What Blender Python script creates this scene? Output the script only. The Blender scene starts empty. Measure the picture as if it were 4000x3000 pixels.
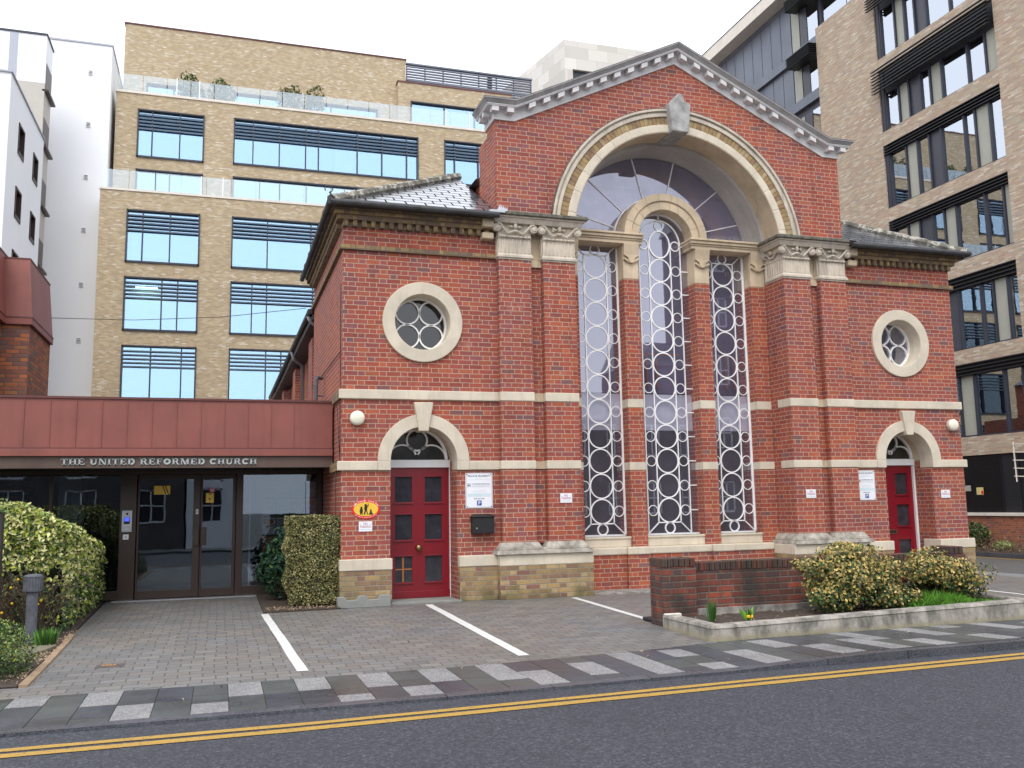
import bpy, bmesh, math, random
from mathutils import Vector, Matrix
from mathutils.geometry import tessellate_polygon
random.seed(7)
PI = math.pi
scn = bpy.context.scene
COL = scn.collection

# ------------------------------------------------------------------ materials
def newmat(name):
    m = bpy.data.materials.new(name); m.use_nodes = True
    nt = m.node_tree; b = nt.nodes['Principled BSDF']
    return m, nt, b
def N(nt, typ, **kw):
    n = nt.nodes.new(typ)
    for k, v in kw.items():
        if k.startswith('i_'):
            n.inputs[k[2:].replace('_', ' ')].default_value = v
        else: setattr(n, k, v)
    return n
def M(nt, op, a, b=None, c=None, clamp=False):
    n = nt.nodes.new('ShaderNodeMath'); n.operation = op; n.use_clamp = clamp
    for i, x in enumerate((a, b, c)):
        if x is None: continue
        if isinstance(x, (int, float)): n.inputs[i].default_value = x
        else: nt.links.new(x, n.inputs[i])
    return n.outputs[0]
def mixc(nt, fac, a, b, typ='MIX'):
    n = nt.nodes.new('ShaderNodeMix'); n.data_type = 'RGBA'; n.blend_type = typ
    if isinstance(fac, (int, float)): n.inputs[0].default_value = fac
    else: nt.links.new(fac, n.inputs[0])
    for i, x in ((6, a), (7, b)):
        if isinstance(x, (tuple, list)): n.inputs[i].default_value = (*x[:3], 1)
        else: nt.links.new(x, n.inputs[i])
    return n.outputs[2]
def noise(nt, scale, detail=3, rough=.55, vec=None, dim='3D'):
    n = nt.nodes.new('ShaderNodeTexNoise'); n.inputs['Scale'].default_value = scale
    n.inputs['Detail'].default_value = detail; n.inputs['Roughness'].default_value = rough
    if vec is None: vec = nt.nodes.new('ShaderNodeNewGeometry').outputs['Position']
    nt.links.new(vec, n.inputs['Vector'])
    return n.outputs['Fac']
def ramp(nt, fac, stops, interp='LINEAR'):
    n = nt.nodes.new('ShaderNodeValToRGB'); cr = n.color_ramp; cr.interpolation = interp
    while len(cr.elements) > 1: cr.elements.remove(cr.elements[-1])
    cr.elements[0].position = stops[0][0]; c = stops[0][1]; cr.elements[0].color = (*c, 1) if len(c) == 3 else c
    for p, c in stops[1:]:
        e = cr.elements.new(p); e.color = (*c, 1)
    nt.links.new(fac, n.inputs[0]); return n.outputs[0]
def vscale(nt, vec, s):
    n = nt.nodes.new('ShaderNodeVectorMath'); n.operation = 'MULTIPLY'
    nt.links.new(vec, n.inputs[0]); n.inputs[1].default_value = s; return n.outputs[0]
def bump(nt, b, h, strength=.3, dist=.01):
    n = nt.nodes.new('ShaderNodeBump'); n.inputs['Strength'].default_value = strength; n.inputs['Distance'].default_value = dist
    nt.links.new(h, n.inputs['Height']); nt.links.new(n.outputs[0], b.inputs['Normal'])
def gpos(nt): return nt.nodes.new('ShaderNodeNewGeometry')

def plain(name, col, rough=.6, metal=0, var=.12, vs=3.0, bmp=0, bs=60, spec=.5, streak=0):
    m, nt, b = newmat(name)
    g = gpos(nt)
    f = noise(nt, vs, 5, .6, g.outputs['Position'])
    lo = tuple(c * (1 - var) for c in col); hi = tuple(min(1, c * (1 + var)) for c in col)
    c = ramp(nt, f, [(.3, lo), (.7, hi)])
    if streak:
        s = noise(nt, 1, 5, .6, vscale(nt, g.outputs['Position'], (9, 9, 1.1)))
        s = M(nt, 'MULTIPLY', M(nt, 'SUBTRACT', s, .52, clamp=True), streak * 5, clamp=True)
        c = mixc(nt, s, c, tuple(x * .45 for x in col))
    nt.links.new(c, b.inputs['Base Color'])
    b.inputs['Roughness'].default_value = rough; b.inputs['Metallic'].default_value = metal
    b.inputs['Specular IOR Level'].default_value = spec
    if bmp: bump(nt, b, noise(nt, bs, 3, .6, g.outputs['Position']), bmp, .005)
    return m

def brick(name, Lm, H, joint, cols, mortar, bond='flemish', rough=.85, bmp=.6, patch=None, patchamt=.5, dirt=None, spec=.3, soft=.25, wobble=.12, streaks=0):
    """bonded masonry in world space; cols = ramp stops over a per-brick random"""
    m, nt, b = newmat(name)
    g = gpos(nt)
    sp = nt.nodes.new('ShaderNodeSeparateXYZ'); nt.links.new(g.outputs['Position'], sp.inputs[0])
    sn = nt.nodes.new('ShaderNodeSeparateXYZ'); nt.links.new(g.outputs['True Normal'], sn.inputs[0])
    ax = M(nt, 'ABSOLUTE', sn.outputs[0]); ay = M(nt, 'ABSOLUTE', sn.outputs[1]); az = M(nt, 'ABSOLUTE', sn.outputs[2])
    isx = M(nt, 'GREATER_THAN', ax, ay); isz = M(nt, 'GREATER_THAN', az, .7)
    isx = M(nt, 'MULTIPLY', isx, M(nt, 'SUBTRACT', 1, isz))
    def lerp(f, a, c): return M(nt, 'ADD', M(nt, 'MULTIPLY', a, M(nt, 'SUBTRACT', 1, f)), M(nt, 'MULTIPLY', c, f))
    u = lerp(isx, sp.outputs[0], sp.outputs[1]); v = lerp(isz, sp.outputs[2], sp.outputs[1])
    wob = noise(nt, 5, 2, .5, g.outputs['Position'])
    v = M(nt, 'ADD', v, M(nt, 'MULTIPLY', M(nt, 'SUBTRACT', wob, .5), H * wobble))
    r = M(nt, 'DIVIDE', v, H); row = M(nt, 'FLOOR', r); fv = M(nt, 'FRACT', r)
    wn0 = nt.nodes.new('ShaderNodeTexWhiteNoise'); wn0.noise_dimensions = '1D'; nt.links.new(row, wn0.inputs['W'])
    jit = M(nt, 'MULTIPLY', M(nt, 'SUBTRACT', wn0.outputs['Value'], .5), .10)
    us = M(nt, 'ADD', M(nt, 'ADD', M(nt, 'DIVIDE', u, Lm), M(nt, 'MULTIPLY', M(nt, 'MODULO', M(nt, 'ADD', row, 1000), 2), .5)), jit)
    fl = M(nt, 'FLOOR', us); f = M(nt, 'FRACT', us)
    d = M(nt, 'MINIMUM', f, M(nt, 'SUBTRACT', 1, f))
    idn = fl
    if bond == 'flemish':
        d = M(nt, 'MINIMUM', d, M(nt, 'ABSOLUTE', M(nt, 'SUBTRACT', f, .667)))
        idn = M(nt, 'ADD', M(nt, 'MULTIPLY', fl, 2), M(nt, 'GREATER_THAN', f, .667))
    d = M(nt, 'MULTIPLY', d, Lm)
    dv = M(nt, 'MULTIPLY', M(nt, 'MINIMUM', fv, M(nt, 'SUBTRACT', 1, fv)), H)
    d = M(nt, 'MINIMUM', d, dv)
    rag = M(nt, 'MULTIPLY', M(nt, 'SUBTRACT', noise(nt, 45, 2, .6, g.outputs['Position']), .5), joint * .9)
    d = M(nt, 'ADD', d, rag)
    mk = nt.nodes.new('ShaderNodeMapRange'); mk.inputs['From Min'].default_value = joint * .5 * (1 - soft); mk.inputs['From Max'].default_value = joint * .5 * (1 + soft * 2.4)
    mk.clamp = True; nt.links.new(d, mk.inputs['Value']); mask = mk.outputs[0]
    cx = nt.nodes.new('ShaderNodeCombineXYZ'); nt.links.new(idn, cx.inputs[0]); nt.links.new(row, cx.inputs[1])
    nt.links.new(isx, cx.inputs[2])
    wn = nt.nodes.new('ShaderNodeTexWhiteNoise'); nt.links.new(cx.outputs[0], wn.inputs['Vector'])
    c = ramp(nt, wn.outputs['Value'], cols, 'CONSTANT' if len(cols) > 3 else 'LINEAR')
    # within-brick mottling, and per-brick value shift
    mot = noise(nt, 30, 4, .65, g.outputs['Position'])
    c = mixc(nt, 1.0, c, ramp(nt, mot, [(.25, (.82, .82, .82)), (.5, (1, 1, 1)), (.8, (1.15, 1.14, 1.13))]), 'MULTIPLY')
    wv = M(nt, 'ADD', M(nt, 'MULTIPLY', M(nt, 'FRACT', M(nt, 'MULTIPLY', wn.outputs['Value'], 17.3)), .24), .88)
    c = mixc(nt, 1.0, c, wv, 'MULTIPLY')
    if patch:
        p = noise(nt, .55, 4, .6, g.outputs['Position'])
        p = M(nt, 'MULTIPLY', M(nt, 'SUBTRACT', p, .46, clamp=True), 7 * patchamt, clamp=True)
        c = mixc(nt, M(nt, 'MULTIPLY', p, patchamt), c, mixc(nt, 1.0, c, patch, 'MULTIPLY'))
        p2 = noise(nt, .8, 4, .65, vscale(nt, g.outputs['Position'], (1, 1, 1.3)))
        p2 = M(nt, 'MULTIPLY', M(nt, 'SUBTRACT', p2, .54, clamp=True), 6, clamp=True)
        c = mixc(nt, M(nt, 'MULTIPLY', p2, patchamt), c, mixc(nt, 1.0, c, tuple(2.05 - q for q in patch[::1]), 'MULTIPLY'))
    mcol = mixc(nt, noise(nt, 8, 3, .6, g.outputs['Position']), tuple(x * .72 for x in mortar), tuple(x * 1.15 for x in mortar))
    c = mixc(nt, mask, mcol, c)
    if streaks:
        sn_ = noise(nt, 1, 5, .65, vscale(nt, g.outputs['Position'], (5, 5, .55)))
        sn_ = M(nt, 'MULTIPLY', M(nt, 'SUBTRACT', sn_, .54, clamp=True), 6, clamp=True)
        c = mixc(nt, M(nt, 'MULTIPLY', sn_, streaks), c, mixc(nt, 1.0, c, (.62, .60, .60), 'MULTIPLY'))
        ef = noise(nt, 2.1, 5, .7, g.outputs['Position'])
        ef = M(nt, 'MULTIPLY', M(nt, 'SUBTRACT', ef, .63, clamp=True), 7, clamp=True)
        c = mixc(nt, M(nt, 'MULTIPLY', ef, .30), c, (.52, .42, .37))
    if dirt:
        dn = noise(nt, 1, 5, .65, vscale(nt, g.outputs['Position'], (1.6, 1.6, .7)))
        dn = M(nt, 'MULTIPLY', M(nt, 'SUBTRACT', dn, dirt[2] if len(dirt) > 2 else .5, clamp=True), dirt[0] * 5, clamp=True)
        c = mixc(nt, dn, c, dirt[1])
    nt.links.new(c, b.inputs['Base Color'])
    b.inputs['Roughness'].default_value = rough; b.inputs['Specular IOR Level'].default_value = spec
    if bmp:
        h = M(nt, 'ADD', M(nt, 'MULTIPLY', mask, .7), M(nt, 'MULTIPLY', mot, .3))
        bump(nt, b, h, bmp, .006)
    return m

RED = [(0, (.325, .079, .054)), (.2, (.35, .086, .055)), (.38, (.305, .076, .056)), (.55, (.285, .081, .067)), (.68, (.375, .102, .055)), (.80, (.27, .086, .077)), (.88, (.34, .091, .060)), (.97, (.215, .098, .094))]
M_brick = brick('brick_red', .34, .0752, .0078, RED, (.50, .375, .27), patch=(.80, .96, 1.28), patchamt=.75, streaks=.5, bmp=.35)
M_brickL = brick('brick_red_lower', .34, .0752, .0078, RED, (.50, .375, .25), patch=(1.15, 1.0, .8), patchamt=.6, streaks=.5, bmp=.35)
M_ybrick = brick('brick_yellow', .34, .0752, .011, [(0, (.30, .20, .10)), (.2, (.37, .25, .11)), (.4, (.26, .16, .10)), (.6, (.40, .29, .15)), (.8, (.25, .12, .09)), (.9, (.33, .22, .12))], (.30, .26, .20), dirt=(.5, (.12, .11, .07)), bmp=.7)
def add_moss(m):
    nt = m.node_tree; b = nt.nodes['Principled BSDF']; src = b.inputs['Base Color'].links[0].from_socket
    g = gpos(nt); sp = nt.nodes.new('ShaderNodeSeparateXYZ'); nt.links.new(g.outputs['Position'], sp.inputs[0])
    h = M(nt, 'SUBTRACT', .30, sp.outputs[2], clamp=True)
    n = noise(nt, 3.2, 5, .65, g.outputs['Position'])
    f = M(nt, 'MULTIPLY', M(nt, 'SUBTRACT', M(nt, 'ADD', M(nt, 'MULTIPLY', h, 1.3), n), .68, clamp=True), 4, clamp=True)
    nt.links.new(mixc(nt, M(nt, 'MULTIPLY', f, .65), src, (.085, .085, .035)), b.inputs['Base Color'])
add_moss(M_ybrick)
M_corbel = brick('corbel_brick', .24, .0752, .012, [(0, (.24, .165, .09)), (.25, (.29, .195, .10)), (.5, (.19, .125, .09)), (.8, (.34, .23, .10))], (.16, .13, .10), dirt=(.4, (.09, .08, .065)), bmp=.6)
def planter_mat():
    m, nt, b = newmat('planter_concrete'); g = gpos(nt); P = g.outputs['Position']
    n = noise(nt, 1, 6, .7, vscale(nt, P, (6, 6, 3)))
    c = ramp(nt, n, [(.30, (.10, .09, .075)), (.44, (.20, .185, .16)), (.54, (.33, .30, .26)), (.66, (.44, .41, .36)), (.8, (.38, .33, .22))])
    sp = nt.nodes.new('ShaderNodeSeparateXYZ'); nt.links.new(P, sp.inputs[0])
    lo = M(nt, 'MULTIPLY', M(nt, 'SUBTRACT', M(nt, 'ADD', .065, M(nt, 'MULTIPLY', M(nt, 'SUBTRACT', n, .5), .12)), sp.outputs[2], clamp=True), 30, clamp=True)
    c = mixc(nt, M(nt, 'MULTIPLY', lo, .7), c, (.30, .27, .17))
    nt.links.new(c, b.inputs['Base Color']); b.inputs['Roughness'].default_value = .9
    bump(nt, b, M(nt, 'ADD', n, noise(nt, 50, 3, .6, P)), .5, .01); return m
M_planter = planter_mat()
M_garden = brick('brick_garden_wall', .34, .0752, .013, [(0, (.20, .055, .04)), (.25, (.27, .07, .045)), (.5, (.15, .055, .045)), (.75, (.11, .06, .06)), (.9, (.33, .08, .045))], (.17, .15, .12), dirt=(.7, (.045, .038, .033), .40), bmp=1.0, patch=(.6, .75, .8), patchamt=.8)
M_tower = brick('brick_brown_multi', .225, .075, .013, [(0, (.30, .10, .055)), (.2, (.38, .12, .05)), (.4, (.24, .085, .055)), (.6, (.15, .10, .10)), (.72, (.35, .14, .06)), (.88, (.20, .09, .07))], (.12, .10, .085), bond='stretcher', bmp=.7)
M_office = brick('brick_buff', .225, .075, .012, [(0, (.42, .32, .19)), (.2, (.455, .355, .215)), (.4, (.39, .29, .175)), (.6, (.49, .395, .255)), (.86, (.60, .53, .43)), (.93, (.42, .32, .195))], (.46, .38, .28), bond='stretcher', bmp=0, patch=(1.08, 1.1, 1.18), patchamt=.4, soft=1.2, wobble=0)
M_right = brick('brick_pink_multi', .29, .065, .012, [(0, (.43, .32, .225)), (.2, (.47, .37, .265)), (.4, (.41, .28, .20)), (.55, (.49, .40, .29)), (.70, (.36, .30, .25)), (.82, (.58, .51, .42)), (.9, (.45, .30, .22))], (.43, .36, .285), bond='stretcher', bmp=0, patch=(1.06, .94, .88), patchamt=.4, soft=1.0, wobble=0)
M_lowwall = brick('brick_low_wall', .34, .0752, .012, [(0, (.30, .09, .05)), (.3, (.36, .11, .055)), (.6, (.22, .09, .07)), (.8, (.40, .13, .06))], (.30, .23, .17), bmp=.5)

M_stone = plain('stone_cream', (.62, .545, .43), .8, var=.14, vs=2.2, bmp=.25, bs=90, streak=.22)
M_stone2 = plain('stone_honey', (.57, .455, .315), .8, var=.2, vs=2.0, bmp=.25, bs=90, streak=.35)
M_stoneg = plain('stone_weathered', (.36, .33, .28), .9, var=.45, vs=7, bmp=.6, bs=40, streak=.6)
M_capstone = plain('stone_capital', (.56, .49, .40), .85, var=.2, vs=3.5, bmp=.3, bs=60, streak=.6)
M_soot = plain('stone_soot', (.13, .12, .095), .95, var=.6, vs=12, bmp=.6, bs=30)
M_cornice = plain('cornice_paint', (.64, .62, .615), .7, var=.08, vs=2.5, bmp=.15, bs=30, streak=.2)
M_plaster = plain('reveal_grey', (.44, .41, .385), .8, var=.12, vs=1.5, streak=.2)
M_white = plain('white_paint', (.80, .80, .80), .45, var=.05)
M_tracery = plain('tracery_white', (.88, .87, .86), .45, var=.06, vs=9)
M_redpaint = plain('door_red', (.21, .005, .014), .28, var=.10, vs=4, spec=.6)
M_brass = plain('brass_dull', (.30, .20, .09), .35, metal=.9)
M_black = plain('black_metal', (.012, .012, .013), .5)
M_lead = plain('gutter_black', (.035, .035, .037), .55, var=.5, vs=8)
M_pipe = plain('pipe_grey', (.30, .30, .31), .5, var=.1)
M_copper = plain('cladding_red', (.25, .080, .064), .48, var=.13, vs=1.6, spec=.4, streak=.22)
M_copperd = plain('cladding_trim', (.12, .035, .03), .55, var=.1)
M_brown = plain('brown_anodised', (.040, .021, .014), .4, var=.12, vs=2)
M_beam = plain('brown_beam', (.10, .062, .048), .45, var=.25, vs=2, streak=.3)
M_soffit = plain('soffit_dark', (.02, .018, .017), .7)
M_letter = plain('letter_metal', (.42, .46, .46), .4, metal=.3, var=.15, vs=10)
M_render = plain('white_render', (.86, .87, .89), .8, var=.02, vs=.3)
M_renderg = plain('panel_grey', (.42, .44, .50), .6, var=.03)
M_beige = plain('panel_beige', (.50, .47, .42), .7, var=.04)
M_coping = plain('coping_pale', (.72, .66, .58), .7, var=.08)
M_stonep = plain('pale_cladding', (.66, .62, .56), .7, var=.05, vs=.6)
M_navy = plain('window_frame_dark', (.028, .030, .045), .45, var=.1)
M_louv = plain('louvre_blade', (.10, .13, .17), .35, metal=.3, var=.1)
M_louvb = plain('louvre_black', (.012, .012, .015), .5)
M_mpanel = plain('metal_panel', (.16, .172, .21), .42, metal=.35, var=.16, vs=.6, streak=.15)
M_dpanel = plain('dark_panel', (.055, .055, .072), .4, var=.08)
M_gpanel = plain('green_beige_panel', (.37, .37, .31), .5, var=.05)
M_conc = plain('concrete_old', (.27, .25, .225), .9, var=.55, vs=6, bmp=.6, bs=35, streak=1.0)
M_conc2 = plain('concrete_grey', (.25, .255, .235), .9, var=.12, vs=6, bmp=.3)
M_soil = plain('soil', (.055, .038, .028), .95, var=.6, vs=25, bmp=1, bs=60)
M_timber = plain('timber_edge', (.30, .21, .13), .8, var=.25, vs=6)
M_darkwood = plain('dark_post', (.03, .024, .022), .7, var=.2)
M_rubber = plain('rubber_black', (.02, .02, .025), .7)
M_orange = plain('cone_orange', (.85, .07, .03), .5)
M_bollard = plain('bollard_grey', (.105, .11, .13), .7, var=.3, vs=15)
M_lampw = plain('lamp_opal', (.80, .76, .62), .35, var=.03)
M_steel = plain('intercom_steel', (.42, .43, .45), .35, metal=.7)
M_paper = plain('paper_white', (.75, .76, .80), .6, var=.04)
M_sign = plain('sign_white', (.82, .83, .87), .35, var=.03)
M_signblue = plain('sign_blue', (.02, .06, .32), .4)
M_ink = plain('ink_dark', (.05, .06, .09), .5)
M_inkg = plain('ink_grey', (.45, .46, .50), .5)
M_inkr = plain('ink_crimson', (.40, .01, .06), .5)
M_red = plain('sign_red', (.72, .015, .02), .4)
M_yellow = plain('sign_yellow', (.82, .52, .05), .4)
M_blackink = plain('ink_black', (.01, .01, .01), .5)
M_orangep = plain('paper_orange', (.65, .20, .08), .6, var=.4, vs=15)
M_wood = plain('wood_orange', (.45, .16, .05), .5)
M_curtain = plain('curtain_pale', (.84, .90, .88), .8)
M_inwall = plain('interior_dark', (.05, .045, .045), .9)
M_inoff = plain('interior_office', (.36, .42, .48), .9)
M_blind = plain('blind_white', (.70, .76, .82), .7)

def emit(name, col, s):
    m, nt, b = newmat(name); b.inputs['Base Color'].default_value = (*col, 1)
    b.inputs['Emission Color'].default_value = (*col, 1); b.inputs['Emission Strength'].default_value = s; return m
M_lit = emit('ceiling_light_lit', (1, .93, .8), 22)
M_screen = emit('screen_blue', (.05, .08, .9), 1.2)

def slate():
    m, nt, b = newmat('slate')
    g = gpos(nt); P = g.outputs['Position']
    br = nt.nodes.new('ShaderNodeTexBrick'); br.offset = .5
    sp = nt.nodes.new('ShaderNodeSeparateXYZ'); nt.links.new(P, sp.inputs[0])
    sn = nt.nodes.new('ShaderNodeSeparateXYZ'); nt.links.new(g.outputs['True Normal'], sn.inputs[0])
    isx = M(nt, 'GREATER_THAN', M(nt, 'ABSOLUTE', sn.outputs[0]), M(nt, 'ABSOLUTE', sn.outputs[1]))
    u = M(nt, 'ADD', M(nt, 'MULTIPLY', sp.outputs[0], M(nt, 'SUBTRACT', 1, isx)), M(nt, 'MULTIPLY', sp.outputs[1], isx))
    cb = nt.nodes.new('ShaderNodeCombineXYZ'); nt.links.new(u, cb.inputs[0]); nt.links.new(M(nt, 'MULTIPLY', sp.outputs[2], 1.95), cb.inputs[1])
    nt.links.new(cb.outputs[0], br.inputs['Vector'])
    br.inputs['Scale'].default_value = 1; br.inputs['Brick Width'].default_value = .33; br.inputs['Row Height'].default_value = .21
    br.inputs['Mortar Size'].default_value = .016; br.inputs['Mortar Smooth'].default_value = .2
    br.inputs['Color1'].default_value = (.09, .095, .11, 1); br.inputs['Color2'].default_value = (.14, .14, .155, 1); br.inputs['Mortar'].default_value = (.02, .02, .022, 1)
    rowl = M(nt, 'LESS_THAN', M(nt, 'FRACT', M(nt, 'DIVIDE', M(nt, 'MULTIPLY', sp.outputs[2], 1.95), .21)), .13)
    li = M(nt, 'MULTIPLY', M(nt, 'SUBTRACT', noise(nt, 11, 4, .7, P), .60, clamp=True), 9, clamp=True)
    c = mixc(nt, M(nt, 'MULTIPLY', li, .45), br.outputs['Color'], (.42, .42, .36))
    keep = M(nt, 'SUBTRACT', 1, M(nt, 'MAXIMUM', br.outputs['Fac'], M(nt, 'MULTIPLY', rowl, .8))); keep = M(nt, 'MULTIPLY', keep, M(nt, 'SUBTRACT', 1, M(nt, 'MULTIPLY', li, .7)))
    nt.links.new(M(nt, 'MULTIPLY', keep, .75), b.inputs['Coat Weight']); nt.links.new(keep, b.inputs['Specular IOR Level'])
    nt.links.new(c, b.inputs['Base Color'])
    b.inputs['Roughness'].default_value = .22; b.inputs['IOR'].default_value = 1.55; b.inputs['Coat Roughness'].default_value = .2; b.inputs['Coat IOR'].default_value = 1.6
    bump(nt, b, M(nt, 'ADD', M(nt, 'SUBTRACT', 1, br.outputs['Fac']), M(nt, 'MULTIPLY', noise(nt, 20, 3, .6, P), .3)), .5, .01)
    return m
M_slate = slate()
def ridge():
    m, nt, b = newmat('ridge_tile')
    g = gpos(nt); P = g.outputs['Position']
    n = noise(nt, 5, 4, .7, P)
    c = ramp(nt, n, [(.35, (.10, .095, .08)), (.52, (.17, .16, .13)), (.60, (.55, .53, .47)), (.66, (.14, .13, .10)), (.78, (.42, .24, .04))])
    nt.links.new(c, b.inputs['Base Color']); b.inputs['Roughness'].default_value = .9
    bump(nt, b, n, .6, .02); return m
M_ridge = ridge()

def asphalt(name, base, sp=1.0):
    m, nt, b = newmat(name)
    g = gpos(nt); P = g.outputs['Position']
    v = nt.nodes.new('ShaderNodeTexVoronoi'); v.inputs['Scale'].default_value = 62; nt.links.new(P, v.inputs['Vector'])
    wn = nt.nodes.new('ShaderNodeTexWhiteNoise'); nt.links.new(v.outputs['Position'], wn.inputs['Vector'])
    c = ramp(nt, wn.outputs['Value'], [(0, tuple(x * .5 for x in base)), (.3, tuple(x * .8 for x in base)), (.6, base), (.85, tuple(x * 1.25 for x in base)), (.95, tuple(x * (1 + .9 * sp) for x in base))])
    big = noise(nt, .6, 4, .6, P)
    c = mixc(nt, 1.0, c, ramp(nt, big, [(.3, (.86, .87, .9)), (.7, (1.12, 1.1, 1.06))]), 'MULTIPLY')
    nt.links.new(c, b.inputs['Base Color'])
    nt.links.new(M(nt, 'ADD', .5, M(nt, 'MULTIPLY', big, .3)), b.inputs['Roughness'])
    bump(nt, b, M(nt, 'ADD', v.outputs['Distance'], noise(nt, 120, 2, .6, P)), .9, .008)
    return m
M_asph = asphalt('asphalt', (.042, .045, .057))
M_yard = asphalt('asphalt_yard', (.115, .11, .105), .5)
M_blocks = brick('block_paving', .215, .16, .009, [(0, (.158, .152, .143)), (.2, (.172, .166, .158)), (.4, (.15, .146, .142)), (.55, (.172, .156, .143)), (.75, (.163, .160, .157)), (.9, (.182, .173, .158))], (.065, .06, .054), bond='stretcher', rough=.55, bmp=.35, patch=(1.12, 1.0, .84), patchamt=.6, spec=.5)

def granite(name, base, speck, rough):
    m, nt, b = newmat(name)
    g = gpos(nt); P = g.outputs['Position']
    v = nt.nodes.new('ShaderNodeTexVoronoi'); v.inputs['Scale'].default_value = 110; nt.links.new(P, v.inputs['Vector'])
    wn = nt.nodes.new('ShaderNodeTexWhiteNoise'); nt.links.new(v.outputs['Position'], wn.inputs['Vector'])
    c = ramp(nt, wn.outputs['Value'], [(0, tuple(x * (1 - speck) for x in base)), (.5, base), (1, tuple(x * (1 + speck) for x in base))])
    big = noise(nt, 1.3, 5, .65, P)
    c = mixc(nt, 1.0, c, ramp(nt, big, [(.3, (.8, .8, .82)), (.7, (1.15, 1.12, 1.08))]), 'MULTIPLY')
    nt.links.new(c, b.inputs['Base Color'])
    nt.links.new(M(nt, 'ADD', rough, M(nt, 'MULTIPLY', M(nt, 'SUBTRACT', big, .5), .9), clamp=True), b.inputs['Roughness'])
    bump(nt, b, v.outputs['Distance'], .25, .004)
    return m
M_g1 = granite('granite_light', (.235, .235, .237), .5, .5)
M_g2 = granite('paving_dark_blue', (.054, .061, .074), .25, .36)
M_g3 = granite('paving_green_grey', (.070, .079, .078), .2, .38)
M_g4 = granite('paving_purple_grey', (.056, .060, .067), .2, .40)
M_g5 = granite('kerb_granite', (.075, .08, .094), .5, .33)

def road_paint(name, col, wear):
    m, nt, b = newmat(name)
    g = gpos(nt); P = g.outputs['Position']
    w = M(nt, 'MULTIPLY', M(nt, 'SUBTRACT', noise(nt, 40, 4, .75, P), 1 - wear, clamp=True), 10, clamp=True)
    c = mixc(nt, noise(nt, 6, 3, .6, P), tuple(x * .8 for x in col), tuple(x * 1.1 for x in col))
    c = mixc(nt, w, c, (.10, .095, .09)); nt.links.new(c, b.inputs['Base Color'])
    b.inputs['Roughness'].default_value = .65
    bump(nt, b, noise(nt, 75, 3, .6, P), .6, .006); return m
M_ypaint = road_paint('yellow_line_paint', (.44, .26, .042), .44)
M_wpaint = road_paint('white_line_paint', (.66, .66, .63), .40)

def glass(name, tint, gloss, fac, rough=.01, wav=0, haze=None):
    m = bpy.data.materials.new(name); m.use_nodes = True; nt = m.node_tree
    nt.nodes.remove(nt.nodes['Principled BSDF']); out = nt.nodes['Material Output']
    t = nt.nodes.new('ShaderNodeBsdfTransparent'); t.inputs[0].default_value = (*tint, 1)
    gl = nt.nodes.new('ShaderNodeBsdfGlossy'); gl.inputs[0].default_value = (*gloss, 1); gl.inputs['Roughness'].default_value = rough
    mx = nt.nodes.new('ShaderNodeMixShader')
    fr = nt.nodes.new('ShaderNodeLayerWeight'); fr.inputs['Blend'].default_value = .35
    f = M(nt, 'ADD', fac, M(nt, 'MULTIPLY', fr.outputs['Fresnel'], .7), clamp=True)
    nt.links.new(f, mx.inputs[0]); nt.links.new(t.outputs[0], mx.inputs[1]); nt.links.new(gl.outputs[0], mx.inputs[2])
    nt.links.new(mx.outputs[0], out.inputs[0])
    if haze:  # diffuse lavender mixed in to brighten weakly lit glass with a painted haze
        df = nt.nodes.new('ShaderNodeBsdfDiffuse'); df.inputs[0].default_value = (*haze[0], 1)
        m2 = nt.nodes.new('ShaderNodeMixShader')
        nt.links.new(M(nt, 'MULTIPLY', noise(nt, 2.5, 5, .7), haze[1] * 2, clamp=True), m2.inputs[0]); nt.links.new(mx.outputs[0], m2.inputs[1]); nt.links.new(df.outputs[0], m2.inputs[2]); nt.links.new(m2.outputs[0], out.inputs[0])
    if wav:
        bp = nt.nodes.new('ShaderNodeBump'); bp.inputs['Strength'].default_value = wav; bp.inputs['Distance'].default_value = .02
        nt.links.new(noise(nt, 1.6, 2, .5), bp.inputs['Height']); nt.links.new(bp.outputs[0], gl.inputs['Normal'])
    return m
M_gchurch = glass('glass_church', (.84, .81, .90), (.78, .80, .90), .27, .015, .012, ((.40, .37, .48), .09))
M_glunette = glass('glass_lunette', (.80, .76, .86), (.78, .79, .91), .28, .015, .02, ((.42, .37, .52), .26))
M_gsmall = glass('glass_dim', (.4, .4, .4), (.62, .62, .62), .07, .08, .1)
M_gentr = glass('glass_entrance', (.62, .66, .68), (.70, .80, .92), .07, .01, .03)
M_goff = glass('glass_office', (.62, .84, .95), (.60, .82, 1.0), .46, .01, .02)
M_gright = glass('glass_right', (.62, .68, .72), (.86, .92, 1.0), .48, .01, .02)
M_gbal = glass('glass_balustrade', (.86, .90, .90), (.9, .95, 1), .16, .01)
M_gdoor = glass('glass_door_dark', (.20, .20, .23), (.6, .62, .72), .07, .15, .1)

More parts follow.
